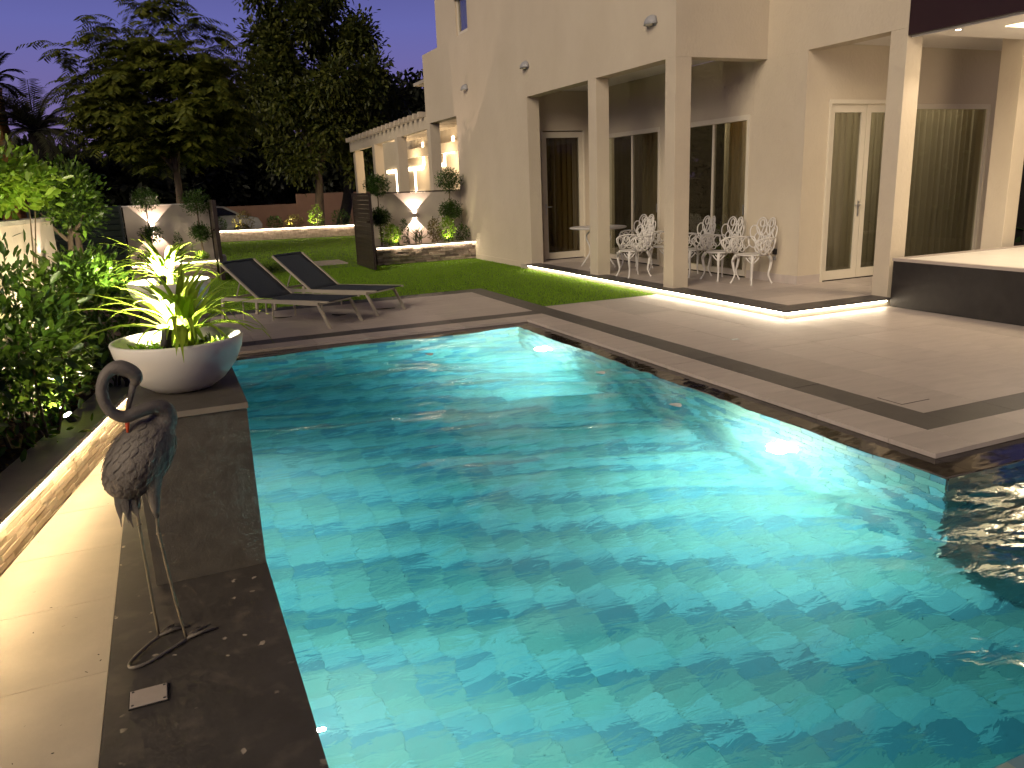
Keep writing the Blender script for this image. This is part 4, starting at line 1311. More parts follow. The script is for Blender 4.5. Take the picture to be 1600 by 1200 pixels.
for (fx, fy, toes) in ((-.219, 3.04, ((-.165, 3.115), (-.130, 3.095), (-.105, 3.075))), (-.122, 2.968, ((-.070, 3.045), (-.035, 3.045), (-.005, 3.005)))):
    for (tx, ty) in toes:
        MB().tube([(fx, fy, .014), ((fx + tx) / 2, (fy + ty) / 2, .015), (tx, ty, .005)], [.007, .006, .003], 6).build('toe', 'bronze', bird, smooth=True)
    MB().quad((fx, fy, .006), (toes[0][0], toes[0][1], .004), (toes[1][0], toes[1][1], .004), (toes[2][0], toes[2][1], .004)).build('web', 'bronze', bird)

# ---- junction box lid on the coping
jb = thing('box_lid', 'small rectangular screwed lid on the dark coping', 'lid', (-.25, 2.65, 0))
MB().box(-.315, -.190, 2.603, 2.708, .0012, .004).build('rim', 'black', jb)
MB().box(-.311, -.194, 2.607, 2.704, .0042, .009).build('plate', 'grey_plate', jb, bevel=.002)
for x in (-.302, -.203):
    for y in (2.616, 2.695):
        MB().lathe([(0, .0012), (.0045, .001), (.005, 0)], (x, y, .009), 10).build('screw', 'screw', jb)
dc = thing('drain_cover', 'small square access cover in the deck near the pool corner', 'cover', (4.75, 3.93, 0))
MB().box(4.70, 4.98, 3.86, 4.08, .0012, .0022).build('rim', 'box_dark', dc)
MB().box(4.706, 4.974, 3.866, 4.074, .0023, .0042).build('plate', 'deck', dc)
jd = MB().box(5.22, 5.30, 6.36, 6.40, .0012, .006)
one('paper_scrap', 'tiny pale scrap lying on the deck before the terrace corner', 'scrap', jd, 'petal')

# ---- petals on the water
for (x, y, lab) in ((2.35, 7.6, 'white petal floating near the far pool edge'), (3.42, 5.95, 'white petal floating near the right pool edge, farther one'), (3.38, 4.75, 'white petal floating near the right pool edge, nearer one')):
    mb = MB()
    ring = [(x + math.cos(a) * .045 * (1 + .3 * math.sin(3 * a)), y + math.sin(a) * .06, -.019 + .004 * math.cos(2 * a)) for a in np.linspace(0, 6.283, 9)[:-1]]
    mb.v = [(x, y, -.0225)] + ring
    mb.f = [(0, i + 1, (i + 1) % 8 + 1) for i in range(8)]
    one('petal', lab, 'petal', mb, 'petal', 'petals on the water')

# ---- sun loungers
def make_lounger(label):
    t = thing('sun_lounger', label, 'sun lounger', (0, 0, 0), 0, 'sun loungers on the deck')
    # local: x along the lounger from foot (0) to head (2.0), y across 0..0.64
    def part(mb, nm, mat, par=t, **k):
        return mb.build(nm, mat, par, local=True, **k)
    W_, Z_ = .62, .30
    for y in (0, W_ - .03):
        part(MB().obox((.16, y, Z_ - .022), (1.72, 0, 0), (0, .03, 0), (0, 0, .044)), 'side_rail', 'lounger_metal')
    for y in (0, W_ - .028):
        part(MB().obox((-.02, y + .001, 0), (.04, 0, 0), (0, .026, 0), (.16, 0, Z_ - .024)), 'leg', 'lounger_metal')
        part(MB().obox((1.88, y + .001, 0), (.04, 0, 0), (0, .026, 0), (-.04, 0, Z_ + .02)), 'leg', 'lounger_metal')
    part(MB().obox((.15, .031, Z_ - .018), (.035, 0, 0), (0, W_ - .062, 0), (0, 0, .03)), 'cross_bar', 'lounger_metal')
    part(MB().obox((1.80, .031, Z_ - .018), (.03, 0, 0), (0, W_ - .062, 0), (0, 0, .03)), 'cross_bar', 'lounger_metal')
    # sling seat with a soft sag, and backrest
    hx, hz = 1.18, Z_ + .015
    def sling(x0, z0, x1, z1, sag, nm):
        mb = MB(); nx, ny2 = 12, 6
        for i in range(nx + 1):
            for j in range(ny2 + 1):
                u, v = i / nx, j / ny2
                s_ = sag * math.sin(math.pi * u) * math.sin(math.pi * v)
                mb.v.append((x0 + (x1 - x0) * u, .032 + (W_ - .064) * v, z0 + (z1 - z0) * u - s_))
        for i in range(nx):
            for j in range(ny2):
                a = i * (ny2 + 1) + j
                mb.f.append((a, a + ny2 + 1, a + ny2 + 2, a + 1))
        o = part(mb, nm, 'mesh_fabric', smooth=True)
        so = o.modifiers.new('solid', 'SOLIDIFY'); so.thickness = .008
    sling(.02, hz + .02, hx, hz, .018, 'seat_sling')
    bx, bz = hx + .66, hz + .46
    sling(hx + .004, hz + .004, bx, bz, .012, 'back_sling')
    for y in (.004, W_ - .030):
        part(MB().obox((hx, y, hz - .012), (bx - hx, 0, bz - hz), (0, .026, 0), (-.014, 0, .020)), 'back_rail', 'lounger_metal')
        part(MB().obox((.0, y, hz + .004), (hx, 0, -.02), (0, .026, 0), (0, 0, .022)), 'seat_rail', 'lounger_metal')
    part(MB().obox((bx - .01, .030, bz - .01), (.02, 0, .014), (0, W_ - .06, 0), (-.008, 0, .012)), 'head_bar', 'mesh_fabric')
    for y in (.10, W_ - .12):
        part(MB().tube([(hx + .40, y, hz + .27), (hx + .56, y, hz - .05)], .010, 6), 'prop', 'lounger_metal')
        part(MB().tube([(hx - .12, y, hz - .02), (hx - .10, y, .03)], .012, 6), 'inner_leg', 'lounger_metal')
        part(MB().tube([(hx + .42, y, hz - .03), (hx + .44, y, .02)], .012, 6), 'inner_leg', 'lounger_metal')
    return t
ang = math.atan2(.80, -.60)
l1 = make_lounger('nearer dark mesh sun lounger beside the rear bowl')
# the local y axis points away from the camera's right: mirror by starting on the far foot
def lounger_at(o, fx, fy):
    # near-front foot at (fx, fy); local +y must run along (+.77,+.64)
    o.rotation_euler = (0, 0, ang)
    # local y dir after rotation = (-sin, cos) = (-.80,-.60) -> start from the far foot
    w_ = Vector((.80, .60, 0)) * .62
    o.location = (fx + w_.x, fy + w_.y, 0)
lounger_at(l1, 1.73, 9.64)
l2 = dup(l1)
l2['label'] = 'farther dark mesh sun lounger nearer the lawn'
lounger_at(l2, 2.48, 10.24)
for (x, y, a, lab) in ((1.22, 11.0, .3, 'dark dry twig on the deck left of the nearer lounger foot'), (1.98, 10.75, .9, 'dark dry twig between the two loungers'), (2.62, 10.85, .1, 'dark dry twig by the farther lounger')):
    p = [(x, y, .006), (x + .10 * math.cos(a), y - .14 * math.sin(a + .6), .012), (x + .26 * math.cos(a), y - .12 * math.sin(a + .4), .006)]
    one('twig', lab, 'twig', MB().tube(p, [.006, .009, .003], 6), 'twig', 'twigs on the deck')

# ---- cast metal garden chairs
def loopc(c, rx, rz, n_=12, tilt=0.0):
    out = []
    for i in range(n_ + 1):
        a = 2 * math.pi * i / n_
        x, z = rx * math.sin(a), rz * math.cos(a)
        out.append((c[0] + x * math.cos(tilt) + z * math.sin(tilt), c[1] - x * math.sin(tilt) + z * math.cos(tilt)))
    return out
def make_chair(label):
    t = thing('garden_chair', label, 'chair', (0, 0, 0), 0, 'white cast metal chairs on the terrace')
    # local: faces -X, back at +X; y across
    def part(mb, nm, par=t, smooth=True):
        return mb.build(nm, 'cast_white', par, local=True, smooth=smooth)
    seat = MB().lathe([(0, .425), (.17, .425), (.215, .430), (.222, .420), (.205, .408), (0, .408)], (0, 0, 0), 28)
    part(seat, 'seat')
    # cabriole legs
    for (sx, sy) in ((-1, -1), (-1, 1), (1, -1), (1, 1)):
        b0 = Vector((.155 * sx, .155 * sy, .41)); d = Vector((sx, sy, 0)).normalized()
        pts = [b0, b0 + d * .045 + Vector((0, 0, -.07)), b0 + d * .035 + Vector((0, 0, -.18)), b0 + d * .015 + Vector((0, 0, -.28)), b0 + d * .05 + Vector((0, 0, -.375)), b0 + d * .075 + Vector((0, 0, -.408))]
        part(MB().tube(spline([tuple(p) for p in pts], 4), list(np.interp(np.linspace(0, 1, 21), [0, .3, .75, 1], [.028, .021, .012, .017])), 7), 'leg')
        # pierced apron below the seat at each leg
        ap = MB()
        for q in (-1, 1):
            dd = Vector((-d.y, d.x, 0)) * q
            ap.tube([tuple(b0 + d * .03 + Vector((0, 0, -.015)) + dd * .09), tuple(b0 + d * .04 + Vector((0, 0, -.06)) + dd * .055), tuple(b0 + d * .045 + Vector((0, 0, -.10)) + dd * .012)], .010, 5)
            ap.tube([tuple(b0 + d * .03 + Vector((0, 0, -.012)) + dd * .05), tuple(b0 + d * .045 + Vector((0, 0, -.05)) + dd * .012)], .008, 5)
        part(ap, 'apron')
    # fan back of overlapping loops on a curved shell
    def shell(u, v):             # u across (-.25..+.25), v height
        return (.205 + .10 * (v - .43) / .5 - .9 * u * u, u, v)
    back = MB()
    for (cu, cv, ru, rv, tl) in ((-.085, .80, .085, .125, -.12), (.085, .80, .085, .125, .12), (-.175, .70, .070, .120, -.38), (.175, .70, .070, .120, .38), (0, .70, .075, .13, 0), (-.10, .62, .075, .10, -.25), (.10, .62, .075, .10, .25), (-.195, .575, .055, .085, -.5), (.195, .575, .055, .085, .5), (0, .56, .055, .09, 0), (-.09, .49, .05, .06, -.3), (.09, .49, .05, .06, .3), (-.085, .845, .035, .05, 0), (.085, .845, .035, .05, 0), (0, .63, .03, .04, 0)):
        back.tube([shell(a, b_) for a, b_ in loopc((cu, cv), ru, rv, 14, tl)], .0105, 5, caps=False)
    part(back, 'backrest')
    for s in (-1, 1):
        arm = MB()
        def ash(u, v):           # u from back (0) to front (1)
            return (.20 - .38 * u, s * (.235 + .03 * math.sin(u * 3.1)), v)
        arm.tube([ash(u, v) for u, v in ((0, .64), (.25, .655), (.55, .655), (.85, .64), (1.0, .60), (.98, .55), (.88, .50), (.80, .43))], .013, 6)
        for (cu, cv, ru, rv, tl) in ((.2, .56, .16, .08, .1), (.5, .55, .17, .085, 0), (.78, .56, .14, .07, -.1), (.35, .49, .12, .05, 0), (.65, .48, .12, .05, 0), (.5, .59, .08, .04, 0)):
            arm.tube([ash(a, b_) for a, b_ in loopc((cu, cv), ru, rv, 12, tl)], .009, 5, caps=False)
        part(arm, 'armrest')
    return t
chairs = [((7.78, 9.12), .10, 'white ornate garden chair nearest the villa corner, rightmost of the row'),
          ((7.74, 9.78), .0, 'white ornate garden chair second from the right in the row'),
          ((7.72, 10.42), -.1, 'white ornate garden chair half hidden right of the second column'),
          ((7.76, 11.25), .1, 'white ornate garden chair by the window just left of the second column'),
          ((7.62, 11.95), .25, 'white ornate garden chair by the window, farthest along the row'),
          ((6.96, 11.0), -.05, 'white ornate garden chair in front, left of the second column')]
c0 = make_chair(chairs[0][2])
for i, ((x, y), rz, lab) in enumerate(chairs):
    o = c0 if i == 0 else dup(c0)
    place(o, (x, y, .101), rz, lab)
tb = thing('garden_table', 'round white garden table at the left end of the chairs', 'table', (7.25, 12.65, .10))
MB().lathe([(0, .70), (.50, .70), (.52, .715), (.50, .73), (0, .73)], (7.25, 12.65, .10), 36).build('table_top', 'cast_white', tb, smooth=False)
for k in range(4):
    a = k * 1.571 + .6
    ca, sa = math.cos(a), math.sin(a)
    MB().tube(spline([(7.25 + .10 * ca, 12.65 + .10 * sa, .80), (7.25 + .24 * ca, 12.65 + .24 * sa, .65), (7.25 + .16 * ca, 12.65 + .16 * sa, .40), (7.25 + .34 * ca, 12.65 + .34 * sa, .11)], 5), .016, 7).build('leg', 'cast_white', tb, smooth=True)

# wall socket beside the chairs
so = thing('wall_socket', 'small dark outdoor socket on the wall beside the rightmost chair', 'socket', (8.14, 9.05, .5))
MB().box(8.125, 8.149, 9.02, 9.09, .50, .58).build('cover', 'black', so)
MB().box(8.130, 8.149, 9.03, 9.08, .42, .47).build('box', 'grey_plastic', so)

# ---- gates
def gate(label, x, y0, y1, h, th=.05):
    t = thing('gate', label, 'gate', (x, y0, 0), 0, 'open slatted gate leaves')
    MB().box(x - th / 2, x + th / 2, y0, y0 + .05, .03, h).box(x - th / 2, x + th / 2, y1 - .05, y1, .03, h).box(x - th / 2, x + th / 2, y0 + .05, y1 - .05, h - .05, h).box(x - th / 2, x + th / 2, y0 + .05, y1 - .05, .03, .09).build('frame', 'gate_frame', t)
    n_ = 16
    hh = (h - .05 - .09) / n_
    for k in range(n_):
        MB().box(x - .014, x + .014, y0 + .051, y1 - .051, .092 + k * hh, .092 + (k + 1) * hh - .007).build('slat', 'gate_wood', t)
    MB().box(x - .075, x + .075, y0 + .10, y0 + .13, .98, 1.02).build('latch', 'gate_frame', t)
gate('open dark wooden gate leaf on the right, seen almost full', 3.92, 16.0, 17.56, 1.57)
gate('open dark wooden gate leaf on the left, seen nearly edge on', .985, 16.4, 17.96, 1.56, .07)
ps = MB().box(2.9, 3.86, 18.3, 19.4, -.012, .012)
one('paving_slab', 'grey paving slab in the lawn just behind the right gate leaf', 'paving', ps, 'deck', bevel=.003)
st2 = MB().box(1.05, 1.22, 18.4, 18.9, -.01, .36)
one('low_block', 'low pale block standing on the lawn behind the left gate leaf', 'block', st2, 'plaster_white', bevel=.01)

# dark slatted fence on the left
fn = thing('slat_fence', 'dark green louvred fence panel between hedge and garden wall', 'fence', (-1.3, 17.3, 0))
for k in range(13):
    MB().obox((-2.2, 17.28, .02 + k * .116), (1.50, 0, 0), (0, .035, .02), (0, -.02, .085)).build('slat', 'fence_green', fn)
MB().box(-.71, -.665, 17.24, 17.36, -.05, 1.53).build('post', 'fence_green', fn)
MB().box(-2.25, -2.20, 17.24, 17.36, -.05, 1.53).build('post', 'fence_green', fn)
MB().box(-2.2, -.71, 17.36, 17.38, -.05, 1.5).build('backing', 'black', fn)
# ================================================================== PLANTS
def shrub(name, label, cat, c, r, n, L_, Wd, mat, stems=5, group=None, shape=LEAF_ROUND, base_z=.215, shell=.35, up_=.35, clumps=0, stem_mat='bark'):
    """shrub: stems from the ground, leaves through the volume, pointing outwards"""
    t = thing(name, label, cat, (c[0], c[1], base_z), 0, group)
    if clumps:
        cc, cd = ellip(clumps, c, np.array(r) * .82, .55)
        idx = rng.integers(0, clumps, n)
        P = cc[idx] + rng.normal(0, 1, (n, 3)) * np.array(r) * .24
        D = unit(P - np.array(c)) * .8 + rng.normal(0, .6, (n, 3)) + np.array([0, 0, up_])
    else:
        P, D0 = ellip(n, c, r, shell)
        D = D0 + rng.normal(0, .55, (n, 3)) + np.array([0, 0, up_])
    P[:, 2] = np.maximum(P[:, 2], base_z + .03)
    ln = rng.uniform(.6, 1.15, n) * L_
    N = unit(P - np.array(c)) * .6 + np.array([0, 0, .7]) + rng.normal(0, .45, (n, 3))
    link('foliage', leaves('foliage', P, D, ln, ln * Wd, mat, shape, N), mat, t)
    sb = MB()
    for k in range(stems):
        q = P[rng.integers(0, n)]
        b0 = np.array([c[0] + rng.normal(0, .05), c[1] + rng.normal(0, .05), base_z - .02])
        mid = (b0 + q) / 2 + np.array([rng.normal(0, .05), rng.normal(0, .05), .05])
        sb.tube(bez(b0, b0 + (0, 0, .12), mid, q, 7), list(np.linspace(.014, .004, 7)), 6)
    sb.build('stem', stem_mat, t, smooth=True)
    return t

G = 'broad leaved shrubs in the left bed'
shrub('shrub', 'large round leaved shrub leaning over the near wall cap on the left', 'shrub', (-.90, 5.35, .80), (.36, .50, .50), 2300, .085, .42, 'leaf_round', 9, G, clumps=26)
shrub('shrub', 'round leaved shrub at the extreme left edge of the photo', 'shrub', (-1.30, 5.0, .85), (.34, .5, .55), 1500, .085, .42, 'leaf_dark', 7, G, clumps=18)
shrub('shrub', 'bushy shrub with pale young leaves in front of the wall beam', 'shrub', (-.68, 7.05, .93), (.36, .42, .32), 2300, .080, .42, 'leaf_round', 9, G, clumps=26)
shrub('shrub', 'dark low shrub behind the front bowl leaves', 'shrub', (-.42, 6.55, .50), (.24, .45, .26), 1300, .060, .40, 'leaf_dark', 6, G, clumps=14)
shrub('shrub', 'small dark shrub at the foot of the bushy shrub', 'shrub', (-.80, 6.3, .48), (.24, .35, .24), 900, .065, .40, 'leaf_dark', 6, G, clumps=12)
shrub('shrub', 'low leafy plant beside the bright spot on the soil', 'shrub', (-.86, 5.75, .40), (.16, .22, .16), 420, .055, .40, 'leaf_round', 5, G)
t = shrub('tall_shrub', 'tall shrub with big pale round leaves above the tan wall', 'shrub', (-1.20, 7.75, 1.84), (.40, .50, .25), 1500, .095, .45, 'leaf_lime', 4, G, clumps=24)
t = shrub('topiary_tree', 'small round headed tree on a bare forked stem behind the shrubs', 'tree', (-.78, 8.75, 1.68), (.30, .40, .30), 2200, .065, .42, 'leaf_round', 0, None, clumps=24)
MB().tube(bez((-.88, 8.75, .2), (-.87, 8.75, .7), (-.84, 8.75, 1.1), (-.80, 8.75, 1.45), 8), list(np.linspace(.035, .024, 8)), 8).tube([(-.84, 8.75, 1.28), (-.95, 8.72, 1.42), (-1.02, 8.7, 1.55)], [.02, .014, .008], 6).tube([(-.83, 8.75, 1.30), (-.72, 8.74, 1.42), (-.66, 8.7, 1.52)], [.018, .012, .007], 6).build('trunk', 'bark', t, smooth=True)
t = shrub('topiary_tree', 'darker leafy tree crown right of the round headed one', 'tree', (-.82, 9.6, 1.56), (.26, .35, .26), 1500, .060, .42, 'leaf_dark', 0, None, clumps=18)
MB().tube(bez((-.82, 9.6, .2), (-.82, 9.6, .7), (-.83, 9.6, 1.0), (-.82, 9.6, 1.4), 6), list(np.linspace(.045, .03, 6)), 8).build('trunk', 'bark', t, smooth=True)

# spotlights hidden in the bed
def bed_spot(label, x, y, z, tgt, p, c=(1.0, .80, .62), cone=120):
    t = thing('spike_spotlight', label, 'lamp', (x, y, z), 0, 'spike spotlights in the beds')
    d = (Vector(tgt) - Vector((x, y, z + .08))).normalized(); q = Vector((x, y, z + .08))
    MB().tube([(x, y, z - .02), (x, y, z + .07)], .006, 6).build('stake', 'black', t)
    MB().tube([tuple(q - d * .04), tuple(q + d * .03)], [.022, .030], 12).build('housing', 'black', t, smooth=True)
    MB().tube([tuple(q + d * .0305), tuple(q + d * .0315)], .026, 12).build('lens', 'spot_glow', t)
    lamp('spot_beam', 'SPOT', tuple(q + d * .045), p, c, t, tgt, .02, cone, .5)
bed_spot('spike spotlight on the soil under the large near shrub', -.70, 5.60, .215, (-.95, 5.45, .9), 40, (1.0, .74, .55))
bed_spot('spike spotlight glinting beside the rear of the front bowl', -.62, 7.55, .25, (-.8, 8.3, 1.6), 85, (1.0, .85, .6), 130)
bed_spot('spike spotlight below the tall pale shrub', -1.00, 6.75, .215, (-1.15, 7.6, 1.9), 60, (1.0, .86, .45), 70)

# planter plants right of the gate
def ball_tree(label, x, y, zs, base, mats, n=1500, spotp=0):
    t = thing('ball_tree', label, 'tree', (x, y, base), 0, 'clipped ball trees in the planters')
    z_top = zs[-1][0]
    MB().tube(bez((x, y, base - .03), (x + .02, y, base + .3), (x - .02, y, base + .8), (x, y, z_top), 8), list(np.linspace(.022, .012, 8)), 7).build('trunk', 'bark', t, smooth=True)
    for (z, r_), mt in zip(zs, mats):
        P, D0 = ellip(n, (x, y, z), (r_, r_, r_ * .8), .15)
        P += rng.normal(0, .03, P.shape)
        link('crown', leaves('crown', P, D0 + rng.normal(0, .6, (n, 3)), rng.uniform(.03, .055, n), rng.uniform(.014, .022, n), mt), mt, t)
ball_tree('two tier ball tree at the left end of the left planter', -.22, 17.62, ((.93, .20), (1.62, .24)), .34, ('leaf_dark', 'leaf_dark'), 1500)
ball_tree('two tier ball tree at the right end of the left planter', .72, 17.62, ((.92, .20), (1.52, .28)), .34, ('leaf_dark', 'leaf_dark'), 1800)
ball_tree('dark tall ball tree beside the right gate leaf', 4.52, 17.70, ((1.02, .24), (1.72, .27)), .36, ('leaf_dark', 'leaf_dark'), 2600)
ball_tree('dark tall ball tree next to the villa wall', 6.20, 17.66, ((1.10, .26), (1.78, .30)), .36, ('leaf_dark', 'leaf_dark'), 2600)
PG = 'small plants in the right planter'
shrub('planter_shrub', 'bright green lit bush beside the right gate leaf', 'shrub', (4.68, 17.46, .62), (.24, .16, .24), 700, .06, .42, 'leaf_lime', 4, PG, base_z=.36)
shrub('planter_shrub', 'bright green lit bush under the dark ball tree by the villa', 'shrub', (6.02, 17.45, .66), (.20, .14, .30), 700, .06, .42, 'leaf_lime', 4, PG, base_z=.36)
shrub('planter_shrub', 'dark green bush filling the planter corner at the villa wall', 'shrub', (6.40, 17.5, .56), (.16, .16, .24), 500, .05, .42, 'leaf_dark', 4, PG, base_z=.36)
shrub('planter_shrub', 'narrow dark upright plant left of the sconce light', 'shrub', (5.02, 17.5, .66), (.09, .09, .32), 420, .05, .40, 'leaf_dark', 3, PG, base_z=.36)
shrub('planter_shrub', 'reddish rounded plant right of the sconce light', 'shrub', (5.72, 17.5, .66), (.15, .12, .30), 480, .055, .40, 'leaf_olive', 3, PG, base_z=.36)
def spiky(label, x, y, z, n_, L_):
    t = thing('spiky_plant', label, 'plant', (x, y, z), 0, PG)
    P = np.tile(np.array([x, y, z]), (n_, 1)) + np.stack([rng.normal(0, .06, n_), rng.normal(0, .03, n_), rng.uniform(.02, .30, n_)], -1)
    D = np.stack([rng.normal(0, .8, n_), rng.normal(0, .5, n_), rng.uniform(.2, 1.3, n_)], -1)
    link('foliage', leaves('foliage', P, D, rng.uniform(.6, 1.1, n_) * L_, .016, 'leaf_dark', LEAF_LANCE), 'leaf_dark', t)
    sb = MB()
    for k in range(4):
        a = x + rng.normal(0, .07)
        sb.tube([(a, y, z - .02), (a + rng.normal(0, .02), y, z + .30)], [.012, .008], 6)
    sb.build('stem', 'bark', t)
spiky('spiky strap leaved plant directly under the right sconce', 5.36, 17.55, .36, 90, .26)
spiky('small leafy plant at the foot of the left sconce', .30, 17.55, .34, 60, .22)
shrub('planter_shrub', 'dark narrow bush in the middle of the left planter', 'shrub', (.28, 17.72, .70), (.10, .10, .26), 380, .045, .42, 'leaf_dark', 3, 'small plants in the left planter', base_z=.34)
shrub('planter_shrub', 'pale lit low bush at the right end of the left planter', 'shrub', (.68, 17.42, .44), (.16, .12, .12), 380, .045, .42, 'leaf_lime', 3, 'small plants in the left planter', base_z=.34)
shrub('planter_shrub', 'low dark bush at the left end of the left planter', 'shrub', (-.34, 17.42, .46), (.20, .12, .14), 380, .045, .42, 'leaf_dark', 3, 'small plants in the left planter', base_z=.34)
bed_spot('spike spotlight lighting the bush at the gate leaf', 4.80, 17.30, .36, (4.66, 17.6, .9), 9, (1.0, .88, .5))
bed_spot('spike spotlight lighting the bush by the villa', 5.98, 17.28, .36, (6.05, 17.6, 1.0), 9, (1.0, .9, .5))
bed_spot('spike spotlight in the left planter', .62, 17.28, .34, (.70, 17.6, .9), 7, (1.0, .82, .5))

# far planter plants
FG = 'plants in the far planter'
for k, (s_, h_, r_, mt, lab) in enumerate(((.35, .30, .30, 'leaf_dark', 'small dark tuft at the left end of the far planter'), (1.25, .42, .40, 'leaf_olive', 'olive bush in the far planter in front of the car'), (2.35, .26, .30, 'leaf_dark', 'dark low bush near the middle of the far planter'), (3.05, .28, .34, 'leaf_olive', 'yellowish lit bush right of the middle of the far planter'), (3.85, .50, .30, 'leaf_lime', 'bright green lit bush before the tree trunk'), (4.75, .35, .40, 'leaf_dark', 'dark bush under the leaning trunk'))):
    q = FA + fd * s_ - fo * .55
    shrub('planter_shrub', lab, 'shrub', (q.x, q.y, .42 + h_ * .5), (r_, .25, h_), 420, .08, .42, mt, 3, FG, base_z=.36)
pb = MB()
for k in range(120):
    s_ = random.uniform(.2, FL - .3); q = FA + fd * s_ - fo * random.uniform(.2, .45)
    a = random.uniform(.03, .07)
    pb.lathe([(0, a * .7), (a * .7, a * .45), (a, 0), (a * .7, -.02)], (q.x, q.y, .37), 6)
tag(pb.build('pebbles', 'pebble'), 'pale pebbles along the far planter', 'pebbles', kind='stuff')
for s_, p, lab in ((1.0, 22, 'spike spotlight at the olive bush of the far planter'), (2.9, 18, 'spike spotlight at the yellowish bush of the far planter'), (3.75, 26, 'spike spotlight at the bright bush of the far planter')):
    q = FA + fd * s_ - fo * .25
    bed_spot(lab, q.x, q.y, .36, (q.x + .1, q.y + .4, .95), p, (1.0, .88, .5))

# ---- trees
def limbs(mb, base, top, r0, targets, lean=(0, 0)):
    base, top = np.array(base, float), np.array(top, float)
    mid = (base + top) / 2 + np.array([lean[0], lean[1], 0])
    trunk = bez(base, base * .6 + mid * .4, mid, top, 10)
    mb.tube(trunk, list(np.linspace(r0, r0 * .55, 10)), 10)
    for tg in targets:
        k = rng.integers(7, 10)
        s = trunk[k]
        tg = np.array(tg)
        c1 = s + (tg - s) * .35 + np.array([0, 0, .10 * np.linalg.norm(tg - s)])
        mb.tube(bez(s, s + (c1 - s) * .6, c1, tg, 8), list(np.linspace(r0 * .38, .012, 8)), 6)

def feather_tree(label, base, top, c, r, nclump, per, L_, r0, mat, extra=None, leaflet=.10, pairs=9, bark='bark', droop=.9):
    t = thing('feathery_tree', label, 'tree', base)
    cc, cd = ellip(nclump, c, r, .35)
    if extra is not None:
        cc = np.concatenate([cc, np.array(extra)])
        cd = np.concatenate([cd, unit(np.array(extra) - np.array(c))])
    mb = MB(); limbs(mb, base, top, r0, cc[rng.permutation(len(cc))[:16]])
    mb.build('trunk', bark, t, smooth=True)
    Ps, Ds, Ns = [], [], []
    for q, d in zip(cc, cd):
        for k in range(per):
            a = rng.uniform(0, 6.283)
            h = np.array([math.cos(a), math.sin(a), 0]) * .9 + d * .5
            h[2] = rng.uniform(-.05, .55); h /= np.linalg.norm(h)
            p = q + rng.normal(0, .16, 3) * np.array(r) * .6
            l_ = L_ * rng.uniform(.6, 1.1)
            for i in range(pairs):
                p = p + h * l_ / pairs
                h = h + np.array([0, 0, -droop / pairs]); h /= np.linalg.norm(h)
                sd = np.cross(h, [0, 0, 1]); sd /= max(1e-6, np.linalg.norm(sd))
                upn = np.cross(sd, h)
                for s in (-1, 1):
                    Ps.append(p); Ds.append(sd * s + h * .45 - np.array([0, 0, .35])); Ns.append(upn)
    Ps, Ds, Ns = map(np.array, (Ps, Ds, Ns)); n = len(Ps)
    link('crown', leaves('crown', Ps, Ds, leaflet * rng.uniform(.7, 1.2, n), leaflet * .22, mat, LEAF_LANCE, Ns + rng.normal(0, .2, (n, 3))), mat, t)
    return t
feather_tree('tall feathery leaved tree behind the left garden wall', (.50, 23.0, -.05), (.60, 23.1, 3.2), (.40, 23.2, 4.1), (2.0, 1.4, 1.55), 118, 22, .66, .13, 'leaf_feather',
             extra=[(-.7, 23, 5.7), (-.5, 23, 5.4), (.4, 23, 6.3), (.9, 23, 6.4), (.6, 23, 6.0), (-1.55, 23, 5.1), (2.3, 23, 5.0), (2.5, 23, 4.6), (1.9, 23, 5.5), (1.3, 23, 5.9), (-1.3, 23, 4.4), (-1.2, 23, 3.5), (-1.0, 23, 3.1), (1.9, 22.8, 3.0), (.9, 22.6, 2.9), (2.2, 23, 3.4)], leaflet=.20)

def leafy_tree(name, label, base, top, c, r, nclump, per, leaf, mat, r0, bark='bark', lean=(0, 0), extra=None, spread=.30, group=None):
    t = thing(name, label, 'tree', base, 0, group)
    cc, cd = ellip(nclump, c, r, .45)
    if extra is not None: cc = np.concatenate([cc, np.array(extra)])
    mb = MB(); limbs(mb, base, top, r0, cc[rng.permutation(len(cc))[:12]], lean)
    mb.build('trunk', bark, t, smooth=True)
    n = len(cc) * per
    idx = np.repeat(np.arange(len(cc)), per)
    P = cc[idx] + rng.normal(0, 1, (n, 3)) * np.array(r) * spread * .5
    D = unit(P - cc[idx]) + rng.normal(0, .5, (n, 3)) - np.array([0, 0, .35])
    link('crown', leaves('crown', P, D, leaf * rng.uniform(.6, 1.2, n), leaf * .42, mat), mat, t)
    return t
leafy_tree('street_tree', 'tall dark leafy tree with straight pale trunk beyond the lawn', (5.95, 33.2, -.07), (6.2, 33.2, 3.6), (6.55, 33.2, 6.1), (2.5, 1.8, 3.1), 74, 420, .24, 'leaf_tree', .22,
           extra=[(5.2, 33, 8.6), (6.3, 33, 9.2), (7.2, 33, 9.3), (4.4, 33, 8.9), (8.6, 33, 6.2), (8.9, 33, 5.4), (9.3, 33.4, 5.0), (4.6, 33, 3.3), (5.2, 32.8, 2.6), (7.6, 32.8, 2.6), (8.0, 33, 3.0), (5.6, 32.6, 2.9), (4.2, 33, 4.4)], spread=.22)
leafy_tree('street_tree', 'leaning black trunked tree beside the pale trunk', (7.05, 34.6, -.07), (7.4, 34.6, 4.4), (8.3, 34.8, 4.7), (1.8, 1.4, 1.5), 30, 200, .32, 'leaf_night', .27, 'bark_dark', (.75, 0))

